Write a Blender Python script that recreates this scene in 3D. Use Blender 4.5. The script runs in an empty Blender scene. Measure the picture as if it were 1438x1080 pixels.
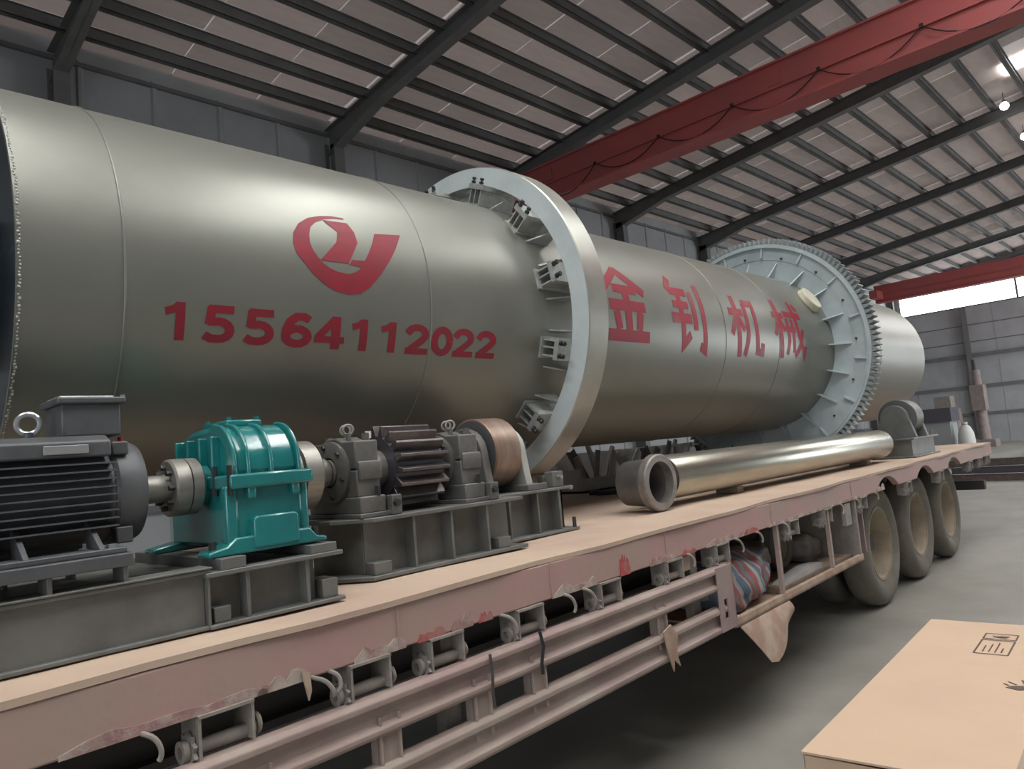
import bpy, bmesh, math, random
from mathutils import Vector, Matrix
random.seed(7)
rad = math.radians
S = bpy.context.scene
COL = S.collection

# ------------------------------------------------------------------ camera
F_PX, YAW, PITCH, ROLL, CAM_H = 1038.14, 0.761939, 0.0927093, 0.0893389, 1.65
fw = Vector((math.cos(YAW)*math.cos(PITCH), math.sin(YAW)*math.cos(PITCH), math.sin(PITCH)))
r0 = Vector((math.sin(YAW), -math.cos(YAW), 0)); u0 = r0.cross(fw)
RR = r0*math.cos(ROLL) - u0*math.sin(ROLL); UU = r0*math.sin(ROLL) + u0*math.cos(ROLL)
cd = bpy.data.cameras.new('camera'); cam = bpy.data.objects.new('camera', cd); COL.objects.link(cam)
cd.sensor_fit = 'HORIZONTAL'; cd.sensor_width = 36.0; cd.lens = F_PX/1438*36.0
cd.clip_start = 0.05; cd.clip_end = 300
cam.matrix_world = Matrix(((RR.x, UU.x, -fw.x, 0), (RR.y, UU.y, -fw.y, 0), (RR.z, UU.z, -fw.z, CAM_H), (0, 0, 0, 1)))
S.camera = cam

# ------------------------------------------------------------------ light
S.view_settings.view_transform = 'Standard'; S.view_settings.look = 'None'
S.view_settings.gamma = 1.0; S.view_settings.use_curve_mapping = False
S.view_settings.exposure = 0.36
w = bpy.data.worlds.new('sky'); S.world = w; w.use_nodes = True
bg = w.node_tree.nodes['Background']; bg.inputs[0].default_value = (0.78, 0.88, 1.0, 1); bg.inputs[1].default_value = 1.9

def area(name, loc, target, sx, sy, power, col=(1, 1, 1)):
    l = bpy.data.lights.new(name, 'AREA'); l.shape = 'RECTANGLE'; l.size = sx; l.size_y = sy
    l.energy = power; l.color = col
    o = bpy.data.objects.new(name, l); COL.objects.link(o); o.location = loc
    d = (Vector(target) - Vector(loc)).normalized()
    o.rotation_euler = d.to_track_quat('-Z', 'Y').to_euler()
    return o
# daylight through the roof-light strips beside the ridge and the front gate, each light lying in its opening;
# the window band of the end wall and the strip in view light the hall with their own bright panes
ROOF_LIGHTS = ((-4.2, 190), (0.95, 220), (6.1, 220), (11.3, 150), (16.4, 200), (26.7, 300), (32.0, 300), (37.2, 300), (42.2, 300))
FAR_STRIPS = (-4.2, 0.95, 6.1, 22.1)      # strips that run on over the ridge onto the far slope
for xx, pw in ROOF_LIGHTS:
    area('roof_light_offscreen', (xx, -1.7, 10.09), (xx, -1.7+0.115, 9.09), 0.9, 5.2, pw, (1.0, 0.98, 0.95))
    if xx in FAR_STRIPS: area('roof_light_far_slope_offscreen', (xx, 2.0, 10.28), (xx, 2.0-0.115, 9.28), 0.85, 1.9, pw*0.38, (1.0, 0.98, 0.95))
area('gate_front_offscreen', (-11.9, -3.5, 2.9), (4, -3.5, 2.0), 7.2, 5.6, 130, (0.95, 0.98, 1.0))
area('added_side_light_offscreen', (35.0, -10.9, 2.8), (35.0, 6, 2.8), 9.8, 5.4, 1100, (0.95, 0.98, 1.0))  # light in an unseen side opening, both added to brighten the end wall

# ------------------------------------------------------------------ materials
MATS = {}
def mat(name, col, rough=0.6, metal=0.0, col2=None, scale=6.0, bump=0.0, lo=0.4, hi=0.65, spec=0.5, detail=6, coat=0.0, stretch=(1, 1, 1), emit=0.0, bscale=None):
    if name in MATS: return MATS[name]
    m = bpy.data.materials.new(name); m.use_nodes = True; nt = m.node_tree; N = nt.nodes; L = nt.links
    b = N['Principled BSDF']
    b.inputs['Base Color'].default_value = (*col, 1); b.inputs['Roughness'].default_value = rough
    b.inputs['Metallic'].default_value = metal; b.inputs['Specular IOR Level'].default_value = spec
    if coat: b.inputs['Coat Weight'].default_value = coat; b.inputs['Coat Roughness'].default_value = 0.12
    if emit:
        b.inputs['Emission Color'].default_value = (*col, 1); b.inputs['Emission Strength'].default_value = emit
    if col2 is not None or bump:
        tc = N.new('ShaderNodeTexCoord'); mp = N.new('ShaderNodeMapping'); L.new(tc.outputs['Object'], mp.inputs[0])
        mp.inputs['Scale'].default_value = stretch
        no = N.new('ShaderNodeTexNoise'); no.inputs['Scale'].default_value = scale; no.inputs['Detail'].default_value = detail
        no.inputs['Roughness'].default_value = 0.6; L.new(mp.outputs[0], no.inputs['Vector'])
        if col2 is not None:
            mr = N.new('ShaderNodeMapRange'); mr.inputs[1].default_value = lo; mr.inputs[2].default_value = hi
            L.new(no.outputs[0], mr.inputs[0])
            mx = N.new('ShaderNodeMix'); mx.data_type = 'RGBA'; mx.inputs[6].default_value = (*col, 1); mx.inputs[7].default_value = (*col2, 1)
            L.new(mr.outputs[0], mx.inputs[0]); L.new(mx.outputs[2], b.inputs['Base Color'])
        if bump:
            bn = N.new('ShaderNodeTexNoise'); bn.inputs['Scale'].default_value = bscale or scale*3; bn.inputs['Detail'].default_value = 4
            L.new(mp.outputs[0], bn.inputs['Vector'])
            bp = N.new('ShaderNodeBump'); bp.inputs['Strength'].default_value = bump; bp.inputs['Distance'].default_value = 0.02
            L.new(bn.outputs[0], bp.inputs['Height']); L.new(bp.outputs[0], b.inputs['Normal'])
    MATS[name] = m
    return m

mat('drum_paint', (0.255, 0.258, 0.226), 0.38, 0.5, (0.226, 0.228, 0.20), 1.6, 0.03, stretch=(0.6, 1, 1))
mat('drum_inner', (0.035, 0.05, 0.065), 0.25, 0.6)
mat('letter_red', (0.30, 0.012, 0.03), 0.5, 0.0, (0.23, 0.016, 0.03), 9, 0.0)
mat('letter_worn', (0.32, 0.015, 0.035), 0.5, 0.1, (0.27, 0.12, 0.11), 5, 0.0, lo=0.52, hi=0.72)
mat('weld', (0.50, 0.50, 0.45), 0.5, 0.4, (0.38, 0.37, 0.33), 60, 0.5)
mat('ring_face', (0.60, 0.66, 0.665), 0.5, 0.1, (0.53, 0.59, 0.60), 5)
mat('ring_tread', (0.46, 0.46, 0.41), 0.34, 0.65, (0.40, 0.40, 0.36), 4)
mat('bracket_steel', (0.36, 0.38, 0.36), 0.5, 0.4, (0.5, 0.5, 0.47), 20)
mat('bolt_dark', (0.06, 0.065, 0.065), 0.45, 0.6)
mat('bolt_zinc', (0.62, 0.64, 0.66), 0.3, 0.9)
mat('gear_primer', (0.44, 0.50, 0.515), 0.55, 0.1, (0.36, 0.42, 0.435), 4, 0.05)
mat('gear_tooth', (0.30, 0.34, 0.34), 0.5, 0.4, (0.2, 0.22, 0.21), 14)
mat('hatch_cream', (0.62, 0.60, 0.46), 0.6, 0.0, (0.52, 0.5, 0.4), 9)
mat('motor_grey', (0.11, 0.114, 0.12), 0.45, 0.2, (0.088, 0.092, 0.097), 12, 0.05)
MATS['motor_light'] = MATS['motor_grey']
mat('plate_alu', (0.42, 0.43, 0.43), 0.45, 0.7)
mat('teal', (0.012, 0.20, 0.195), 0.26, 0.0, (0.01, 0.16, 0.165), 7, 0.06, coat=0.6, bscale=25)
mat('steel_base', (0.17, 0.172, 0.16), 0.5, 0.2, (0.125, 0.127, 0.118), 7, 0.05)
MATS['steel_edge'] = MATS['steel_base']
mat('machined', (0.37, 0.355, 0.32), 0.42, 0.6, (0.29, 0.275, 0.25), 8, stretch=(1, 6, 6))
mat('cast_iron', (0.17, 0.165, 0.155), 0.55, 0.35, (0.12, 0.117, 0.11), 10, 0.1)
mat('pinion_dark', (0.10, 0.095, 0.115), 0.45, 0.5)
mat('pinion_tooth', (0.20, 0.175, 0.165), 0.34, 0.75, (0.13, 0.115, 0.115), 12, stretch=(1, 3, 3))
mat('roller_rust', (0.30, 0.20, 0.15), 0.42, 0.6, (0.36, 0.29, 0.24), 7, stretch=(3, 1, 1))
mat('roller_side', (0.13, 0.135, 0.14), 0.5, 0.4)
mat('bracket_pale', (0.42, 0.42, 0.38), 0.5, 0.2)
mat('pipe_steel', (0.50, 0.49, 0.41), 0.27, 0.9, (0.42, 0.41, 0.35), 4, stretch=(0.3, 2, 2))
mat('sleeve_steel', (0.17, 0.16, 0.15), 0.5, 0.55, (0.12, 0.112, 0.108), 7)
mat('sleeve_rim', (0.28, 0.255, 0.235), 0.5, 0.6, (0.2, 0.18, 0.17), 9)
mat('wood', (0.26, 0.195, 0.13), 0.8, 0, (0.19, 0.14, 0.095), 10, stretch=(1, 6, 6))
mat('rubber_black', (0.02, 0.02, 0.022), 0.7)
mat('deck_dust', (0.535, 0.41, 0.31), 0.8, 0, (0.43, 0.305, 0.24), 1.3, 0.12, lo=0.35, hi=0.7, bscale=8)
mat('beam_mauve', (0.43, 0.255, 0.238), 0.62, 0, (0.37, 0.27, 0.225), 2.2, 0.1, bscale=18)
mat('paint_peel', (0.43, 0.36, 0.31), 0.75, 0, (0.32, 0.19, 0.175), 12, 0.3, lo=0.42, hi=0.58)
mat('paint_red', (0.40, 0.06, 0.06), 0.65, 0, (0.35, 0.18, 0.16), 10, lo=0.45, hi=0.6)
mat('guard_paint', (0.295, 0.205, 0.19), 0.65, 0, (0.37, 0.31, 0.26), 2.2, 0.08, lo=0.42, hi=0.66)
mat('trailer_grey', (0.25, 0.225, 0.20), 0.7, 0.1, (0.33, 0.29, 0.25), 14, 0.1)
mat('frame_dark', (0.06, 0.055, 0.052), 0.8, 0, (0.07, 0.06, 0.055), 5)
mat('tyre_rubber', (0.15, 0.137, 0.112), 0.85, 0, (0.21, 0.19, 0.155), 4, 0.1)
mat('rim_tan', (0.34, 0.28, 0.20), 0.7, 0, (0.26, 0.20, 0.14), 6)
mat('torn_sheet', (0.46, 0.35, 0.27), 0.7, 0.1, (0.36, 0.23, 0.17), 6, lo=0.4, hi=0.6)
mat('cardboard', (0.56, 0.405, 0.285), 0.85, 0, (0.525, 0.375, 0.27), 3)
mat('cardboard_edge', (0.40, 0.25, 0.17), 0.9)
mat('ink', (0.10, 0.075, 0.06), 0.8)
mat('tape', (0.42, 0.33, 0.26), 0.18, 0, coat=0.5)
mat('concrete', (0.275, 0.262, 0.228), 0.52, 0, (0.195, 0.187, 0.165), 1.1, 0.04, lo=0.35, hi=0.7, bscale=20)
mat('wall_sheet', (0.37, 0.385, 0.40), 0.7, 0, (0.32, 0.335, 0.348), 1.0)
mat('hall_steel', (0.17, 0.17, 0.168), 0.6, 0.0, (0.14, 0.14, 0.138), 3)
mat('roof_panel', (0.48, 0.42, 0.395), 0.8, 0, (0.38, 0.335, 0.315), 1.5, 0.1, stretch=(1, 5, 1))
mat('roof_panel_b', (0.42, 0.375, 0.35), 0.8, 0, (0.34, 0.305, 0.285), 1.5, 0.1, stretch=(1, 5, 1))
mat('roof_sheet', (0.62, 0.55, 0.48), 0.7)
def translucent(name, k):
    m = MATS[name]; nt = m.node_tree; b = nt.nodes['Principled BSDF']; out = nt.nodes['Material Output']
    t = nt.nodes.new('ShaderNodeBsdfTranslucent'); mx = nt.nodes.new('ShaderNodeMixShader'); mx.inputs[0].default_value = k
    t.inputs[0].default_value = (0.78, 0.715, 0.68, 1)
    nt.links.new(b.outputs[0], mx.inputs[1]); nt.links.new(t.outputs[0], mx.inputs[2]); nt.links.new(mx.outputs[0], out.inputs[0])
translucent('roof_sheet', 0.45); translucent('roof_panel', 0.5); translucent('roof_panel_b', 0.38)
mat('crane_red', (0.45, 0.10, 0.095), 0.55, 0, (0.37, 0.10, 0.095), 1.0, lo=0.4, hi=0.7)
mat('cable', (0.03, 0.02, 0.02), 0.6)
mat('daylight', (0.95, 0.98, 1.0), 0.5, emit=7.0)
mat('lamp_glow', (1.0, 0.98, 0.95), 0.4, emit=6.0)
mat('machine_grey', (0.33, 0.35, 0.35), 0.6)
mat('machine_dark', (0.09, 0.085, 0.1), 0.6)
mat('machine_brown', (0.22, 0.18, 0.17), 0.7, 0, (0.28, 0.24, 0.22), 4)
mat('sack_white', (0.62, 0.62, 0.60), 0.8)
mat('scrap_a', (0.30, 0.28, 0.27), 0.55, 0.2, (0.22, 0.20, 0.19), 12)
mat('scrap_b', (0.13, 0.11, 0.11), 0.6, 0.4, (0.2, 0.15, 0.13), 10)
mat('scrap_c', (0.45, 0.43, 0.41), 0.45, 0.2)
mat('crate_steel', (0.42, 0.41, 0.40), 0.6, 0.1, (0.34, 0.33, 0.32), 8)
mat('blue_paint', (0.1, 0.3, 0.36), 0.6)
# striped woven bag
def stripes():
    m = bpy.data.materials.new('woven_stripes'); m.use_nodes = True; nt = m.node_tree; N = nt.nodes; L = nt.links
    b = N['Principled BSDF']; b.inputs['Roughness'].default_value = 0.7
    tc = N.new('ShaderNodeTexCoord'); mp = N.new('ShaderNodeMapping'); mp.inputs['Rotation'].default_value = (0, rad(35), 0)
    L.new(tc.outputs['Object'], mp.inputs[0])
    sp = N.new('ShaderNodeSeparateXYZ'); L.new(mp.outputs[0], sp.inputs[0])
    mu = N.new('ShaderNodeMath'); mu.operation = 'MULTIPLY'; mu.inputs[1].default_value = 5.2; L.new(sp.outputs[0], mu.inputs[0])
    fr = N.new('ShaderNodeMath'); fr.operation = 'FRACT'; L.new(mu.outputs[0], fr.inputs[0])
    cr = N.new('ShaderNodeValToRGB'); cr.color_ramp.interpolation = 'CONSTANT'; e = cr.color_ramp.elements
    e[0].position = 0; e[0].color = (0.33, 0.10, 0.10, 1); e[1].position = 0.22; e[1].color = (0.40, 0.38, 0.36, 1)
    for p, c in ((0.38, (0.12, 0.17, 0.24)), (0.6, (0.36, 0.33, 0.3)), (0.7, (0.30, 0.09, 0.09)), (0.86, (0.14, 0.2, 0.22))):
        n = e.new(p); n.color = (*c, 1)
    L.new(fr.outputs[0], cr.inputs[0]); L.new(cr.outputs[0], b.inputs['Base Color'])
    MATS['woven_stripes'] = m
stripes()

# ------------------------------------------------------------------ builders
class MB:
    """collects shapes into one mesh; coordinates are in the frame of the parent thing after subtracting `off`"""
    def __init__(s): s.bm = bmesh.new()
    def box(s, a, b, rot=None, piv=None):
        x0, y0, z0 = a; x1, y1, z1 = b
        v = [s.bm.verts.new(p) for p in ((x0,y0,z0),(x1,y0,z0),(x1,y1,z0),(x0,y1,z0),(x0,y0,z1),(x1,y0,z1),(x1,y1,z1),(x0,y1,z1))]
        for f in ((0,3,2,1),(4,5,6,7),(0,1,5,4),(1,2,6,5),(2,3,7,6),(3,0,4,7)): s.bm.faces.new([v[i] for i in f])
        if rot is not None:
            p = Vector(piv) if piv else (Vector(a)+Vector(b))/2
            for q in v: q.co = p + rot @ (q.co - p)
        return s
    def prism(s, poly, axis, d0, d1):
        """poly: 2D points; axis 'x': (y,z), 'y': (x,z), 'z': (x,y)"""
        def P(p, d): return {'x': (d, p[0], p[1]), 'y': (p[0], d, p[1]), 'z': (p[0], p[1], d)}[axis]
        A = [s.bm.verts.new(P(p, d0)) for p in poly]; B = [s.bm.verts.new(P(p, d1)) for p in poly]
        n = len(poly)
        s.bm.faces.new(A); s.bm.faces.new(B[::-1])
        for i in range(n): s.bm.faces.new((A[i], B[i], B[(i+1) % n], A[(i+1) % n]))
        return s
    def lathe(s, prof, o, d, seg=32, close=True, a0=0.0, a1=2*math.pi):
        """prof: list of (t along axis, r); closed profile loop if close else open with r=0 ends allowed"""
        d = Vector(d).normalized(); o = Vector(o)
        e1 = d.orthogonal().normalized()
        if abs(d.x) > 0.9: e1 = Vector((0, -1, 0)); e1 = (e1 - d*e1.dot(d)).normalized()
        e2 = d.cross(e1)
        full = abs(a1-a0-2*math.pi) < 1e-6
        n = seg if full else seg+1
        rings = []
        for t, r in prof:
            if r < 1e-6: rings.append([s.bm.verts.new(o+d*t)]*n); continue
            rings.append([s.bm.verts.new(o+d*t+(e1*math.cos(a0+(a1-a0)*i/seg)+e2*math.sin(a0+(a1-a0)*i/seg))*r) for i in range(n)])
        m = len(rings)
        for k in range(m if close else m-1):
            A, B = rings[k], rings[(k+1) % m]
            for i in range(seg):
                j = (i+1) % n
                vs = []
                for q in (A[i], A[j], B[j], B[i]):
                    if q not in vs: vs.append(q)
                if len(vs) >= 3:
                    try: s.bm.faces.new(vs)
                    except ValueError: pass
        return s
    def cyl(s, p0, p1, r, r1=None, seg=20):
        p0 = Vector(p0); p1 = Vector(p1); L = (p1-p0).length
        return s.lathe([(0, 0), (0, r), (L, r if r1 is None else r1), (L, 0)], p0, p1-p0, seg, close=False)
    def ring(s, p0, p1, ro, ri, seg=32):
        p0 = Vector(p0); p1 = Vector(p1); L = (p1-p0).length
        return s.lathe([(0, ri), (0, ro), (L, ro), (L, ri)], p0, p1-p0, seg)
    def tube(s, pts, r, seg=8):
        pts = [Vector(p) for p in pts]; rings = []
        for i, p in enumerate(pts):
            t = (pts[min(i+1, len(pts)-1)] - pts[max(i-1, 0)]).normalized()
            if i == 0: e1 = t.orthogonal().normalized()
            else: e1 = (e1 - t*e1.dot(t)).normalized()
            e2 = t.cross(e1)
            rings.append([s.bm.verts.new(p+(e1*math.cos(2*math.pi*k/seg)+e2*math.sin(2*math.pi*k/seg))*r) for k in range(seg)])
        for A, B in zip(rings, rings[1:]):
            for k in range(seg): s.bm.faces.new((A[k], A[(k+1) % seg], B[(k+1) % seg], B[k]))
        s.bm.faces.new(rings[0][::-1]); s.bm.faces.new(rings[-1])
        return s
    def torus(s, o, d, R, r, seg=24, ts=10, a0=0, a1=2*math.pi):
        return s.lathe([(r*math.sin(2*math.pi*k/ts), R+r*math.cos(2*math.pi*k/ts)) for k in range(ts)], o, d, seg, True, a0, a1)
    def hexa(s, p0, p1, r): return s.cyl(p0, p1, r, seg=6)
    def done(s, name, m, parent=None, off=None, loc=None, bevel=0.0, sharp=35, mat2=None):
        bm = s.bm
        bmesh.ops.recalc_face_normals(bm, faces=bm.faces)
        if off is not None: bmesh.ops.translate(bm, verts=bm.verts, vec=-Vector(off))
        for f in bm.faces: f.smooth = True
        c = rad(sharp)
        for e in bm.edges:
            if len(e.link_faces) != 2 or e.calc_face_angle(0) > c: e.smooth = False
        me = bpy.data.meshes.new(name); bm.to_mesh(me); bm.free()
        me.materials.append(MATS[m])
        if mat2: me.materials.append(MATS[mat2])
        o = bpy.data.objects.new(name, me); COL.objects.link(o)
        if parent is not None: o.parent = parent
        if loc is not None: o.location = loc
        if bevel:
            b = o.modifiers.new('bevel', 'BEVEL'); b.width = bevel; b.segments = 2; b.limit_method = 'ANGLE'; b.angle_limit = rad(40)
        return o
def tag(o, label, cat, group=None):
    o['label'] = label; o['category'] = cat
    if group: o['group'] = group
    return o
def thing(name, label, cat, loc, rotz=0.0, group=None):
    o = bpy.data.objects.new(name, None); COL.objects.link(o); o.location = loc; o.rotation_euler = (0, 0, rotz)
    o.empty_display_size = 0.1
    return tag(o, label, cat, group)
def struct(o): o['kind'] = 'structure'; return o
def copy_tree(o, parent=None):
    c = o.copy(); COL.objects.link(c)
    if parent is not None: c.parent = parent
    for ch in o.children: copy_tree(ch, c)
    return c
def solo(mb, name, m, label, cat, base, group=None, bevel=0.0):
    """a thing of one mesh; coordinates given in world, origin moved to base"""
    o = mb.done(name, m, None, off=base, loc=base, bevel=bevel)
    return tag(o, label, cat, group)
def single(name, label, cat, base, group=None): return thing(name, label, cat, base, 0, group)
RX = lambda a: Matrix.Rotation(a, 3, 'X')
RY = lambda a: Matrix.Rotation(a, 3, 'Y')
RZ = lambda a: Matrix.Rotation(a, 3, 'Z')

# ================================================================== SETTING
YW, YR, RIDGE, XE, XF = 13.0, -11.0, 1.0, 45.0, -12.0
SL = 0.115
def zb(y): return 8.52 + SL*((YW-y) if y >= RIDGE else (YW-2*RIDGE+y))      # underside of rafters
FRAMES = [3.5+5.15*k for k in range(-3, 9)]
floor = struct(MB().box((XF, YR, -0.3), (XE, YW, 0)).done('floor', 'concrete'))
random.seed(3)
# left wall
wl = struct(MB().box((XF, YW, 0), (XE, YW+0.12, zb(YW)+0.6)).done('wall_left', 'wall_sheet'))
for fx in FRAMES:
    mb = MB(); mb.box((fx-0.12, YW-0.36, 0), (fx+0.12, YW-0.34, zb(YW))); mb.box((fx-0.12, YW-0.02, 0), (fx+0.12, YW, zb(YW))); mb.box((fx-0.006, YW-0.35, 0), (fx+0.006, YW-0.01, zb(YW)))
    mb.done('column', 'hall_steel', wl)
for z in (1.2, 3.0, 4.8, 6.6):
    MB().box((XF, YW-0.08, z), (XE, YW, z+0.12)).done('girt', 'hall_steel', wl)
MB().box((XF, YW-0.07, zb(YW)+0.17), (XE, YW, zb(YW)+0.24)).done('eave_strut', 'hall_steel', wl)
for k in range(34):
    x0 = 0.2+1.2*k
    MB().prism([(x0, YW), (x0+0.03, YW-0.03), (x0+0.09, YW-0.03), (x0+0.12, YW)], 'z', 0, zb(YW)+0.3).done('sheet_rib', 'wall_sheet', wl)
# end wall with window band
WT, WB2 = 8.25, 7.28
wb = struct(MB().box((XE, YR, 0), (XE+0.15, YW, WB2)).box((XE, YR, WT), (XE+0.15, YW, 10.6)).box((XE, 12.4, WB2), (XE+0.15, YW, WT)).done('wall_back', 'wall_sheet'))
for z, h, d in ((1.55, 0.14, 0.1), (2.98, 0.16, 0.12), (4.62, 0.18, 0.14), (5.35, 0.05, 0.02), (6.25, 0.05, 0.02), (8.4, 0.1, 0.1)):
    MB().box((XE-d, YR, z-h/2), (XE, YW, z+h/2)).done('girt', 'hall_steel', wb)
for y in (9.35, 3.6, -2.2, -8):
    mb = MB(); mb.box((XE-0.3, y-0.13, 0), (XE-0.28, y+0.13, 7.2)); mb.box((XE-0.29, y-0.01, 0), (XE, y+0.01, 7.2)); mb.done('column', 'hall_steel', wb)
for k in range(12):
    y = YW-0.9-k*2.0
    MB().prism([(y, 0), (y-0.03, 0), (y-0.03, WB2), (y, WB2)], 'x', XE-0.012, XE).done('sheet_rib', 'wall_sheet', wb)
win = struct(MB().box((XE+0.02, YR+0.4, WB2), (XE+0.05, 12.4, WT)).done('window_1', 'daylight'))
for y in (6.9, 1.0, -5):
    MB().box((XE-0.03, y-0.05, WB2), (XE+0.06, y+0.05, WT)).done('mullion', 'hall_steel', win)
MB().box((XE-0.05, YR+0.4, WB2-0.06), (XE+0.06, 12.4, WB2)).done('window_sill', 'hall_steel', win)
# right wall with an opening added for the side light, front wall with open gate (both outside the frame)
wr = struct(MB().box((XF, YR-0.15, 0), (30.0, YR, 5.6)).box((40.0, YR-0.15, 0), (XE, YR, 5.6)).box((XF, YR-0.15, 5.6), (XE, YR, zb(YR)+0.6)).done('wall_right', 'wall_sheet'))
struct(MB().box((XF-0.15, YR, 0), (XF, -7.2, 10.6)).box((XF-0.15, 0.2, 0), (XF, YW, 10.6)).box((XF-0.15, -7.2, 5.8), (XF, 0.2, 10.6)).done('wall_front', 'wall_sheet'))
# roof
PY = [YW-0.62-0.80*k for k in range(16) if YW-0.62-0.80*k > RIDGE]
mb = MB()
zr = lambda y: zb(y)+0.56
xs0 = XF
for fx in list(FAR_STRIPS)+[None]:
    h0 = XE if fx is None else fx-0.45
    mb.prism([(3.0, zr(3.0)), (RIDGE, zr(RIDGE)), (RIDGE, zr(RIDGE)+0.05), (3.0, zr(3.0)+0.05)], 'x', xs0, h0)
    xs0 = None if fx is None else fx+0.45
mb.prism([(YW+0.3, zr(YW+0.3)), (3.0, zr(3.0)), (3.0, zr(3.0)+0.05), (YW+0.3, zr(YW+0.3)+0.05)], 'x', XF, XE)
# near slope with roof lights cut out
sl = [xx for xx, pw in ROOF_LIGHTS]
xs0 = XF
for xx in sl+[None]:
    h0 = XE if xx is None else xx-0.5
    mb.prism([(-4.4, zr(-4.4)), (RIDGE, zr(RIDGE)), (RIDGE, zr(RIDGE)+0.05), (-4.4, zr(-4.4)+0.05)], 'x', xs0, h0)
    xs0 = None if xx is None else xx+0.5
mb.prism([(YR-0.3, zr(YR)), (-4.4, zr(-4.4)), (-4.4, zr(-4.4)+0.05), (YR-0.3, zr(YR)+0.05)], 'x', XF, XE)
ceiling = struct(mb.done('ceiling', 'roof_sheet'))
for n, fx in enumerate(FAR_STRIPS):
    struct(MB().prism([(3.0, zr(3.0)), (RIDGE, zr(RIDGE)), (RIDGE, zr(RIDGE)+0.04), (3.0, zr(3.0)+0.04)], 'x', fx-0.45, fx+0.45).done('window_%d' % (20+n), 'daylight'))
for n, xx in enumerate(sl):
    struct(MB().prism([(-4.4, zr(-4.4)+0.06), (RIDGE, zr(RIDGE)+0.06), (RIDGE, zr(RIDGE)+0.10), (-4.4, zr(-4.4)+0.10)], 'x', xx-0.5, xx+0.5).done('window_%d' % (4+n), 'daylight'))
# rafters
for fx in FRAMES:
    col = 'hall_steel'
    mb = MB()
    for s0, s1 in ((YW, RIDGE), (YR, RIDGE)):
        sg = 1 if s0 > s1 else -1
        h = s0 - sg*1.9
        bot = [(s0, zb(s0)-0.25), (h, zb(h)), (s1, zb(s1))]
        top = [(s1, zb(s1)+0.32), (s0, zb(s0)+0.32)]
        mb.prism(bot+top, 'x', fx-0.006, fx+0.006)
        mb.prism(bot+[(y, z+0.02) for y, z in bot[::-1]], 'x', fx-0.11, fx+0.11)
        mb.prism([(s0, zb(s0)+0.30), (s1, zb(s1)+0.30), (s1, zb(s1)+0.32), (s0, zb(s0)+0.32)], 'x', fx-0.11, fx+0.11)
    mb.done('rafter', col, ceiling)
# purlins
for y in PY + [RIDGE+0.15] + [RIDGE-0.8*k for k in range(1, 15)]:
    z = zb(y)+0.32
    mb = MB(); mb.box((XF, y-0.055, z-0.03), (XE, y+0.055, z-0.018)); mb.box((XF, y-0.006, z-0.03), (XE, y+0.006, z+0.19)); mb.box((XF, y-0.05, z+0.178), (XE, y+0.05, z+0.19)); mb.box((XF, y-0.055, z-0.03), (XE, y-0.047, z+0.02))
    mb.done('purlin', 'hall_steel', ceiling)
# insulation panels laid between the purlins: the largest as parts, the rest joined
meshes = {}
def panel_mesh(L, W, v):
    key = (round(L, 2), round(W, 2), v)
    if key in meshes: return meshes[key]
    bm = bmesh.new(); nx, ny = 4, 3; g = []
    for i in range(nx+1):
        for j in range(ny+1):
            u, q = i/nx*2-1, j/ny*2-1
            g.append(bm.verts.new((u*L/2, q*W/2, -0.045*(1-u**4)*(1-q*q)+(0.004 if v else 0)*u)))
    for i in range(nx):
        for j in range(ny):
            a = i*(ny+1)+j; f = bm.faces.new((g[a], g[a+ny+1], g[a+ny+2], g[a+1])); f.smooth = True
    me = bpy.data.meshes.new('panel'); bm.to_mesh(me); bm.free()
    me.materials.append(MATS['roof_panel' if v == 0 else 'roof_panel_b'])
    meshes[key] = me; return me
cand = []
for b in range(len(FRAMES)-1):
    x0, x1 = FRAMES[b]+0.02, FRAMES[b+1]-0.02
    for r in range(-1, len(PY)):
        ya = PY[r]-0.04 if r >= 0 else YW-0.02
        yb2 = PY[r+1]+0.04 if r+1 < len(PY) else RIDGE+0.2
        n = 3; cuts = [x0+(x1-x0)*t for t in (0, 0.36, 0.68, 1)]
        for k in range(n):
            xa, xb = cuts[k]+0.008, cuts[k+1]-0.012
            if any(xb > fx-0.45 and xa < fx+0.45 for fx in FAR_STRIPS) and ya < 3.3: continue
            cx, cy = (xa+xb)/2, (ya+yb2)/2
            P = Vector((cx, cy, zb(cy)+0.50)) - Vector((0, 0, CAM_H))
            d = P.dot(fw)
            vis = d > 1 and abs(P.dot(RR)/d) < 0.75 and abs(P.dot(UU)/d) < 0.56
            cand.append((0 if vis else 1, P.length, cx, cy, xb-xa, ya-yb2))
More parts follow.
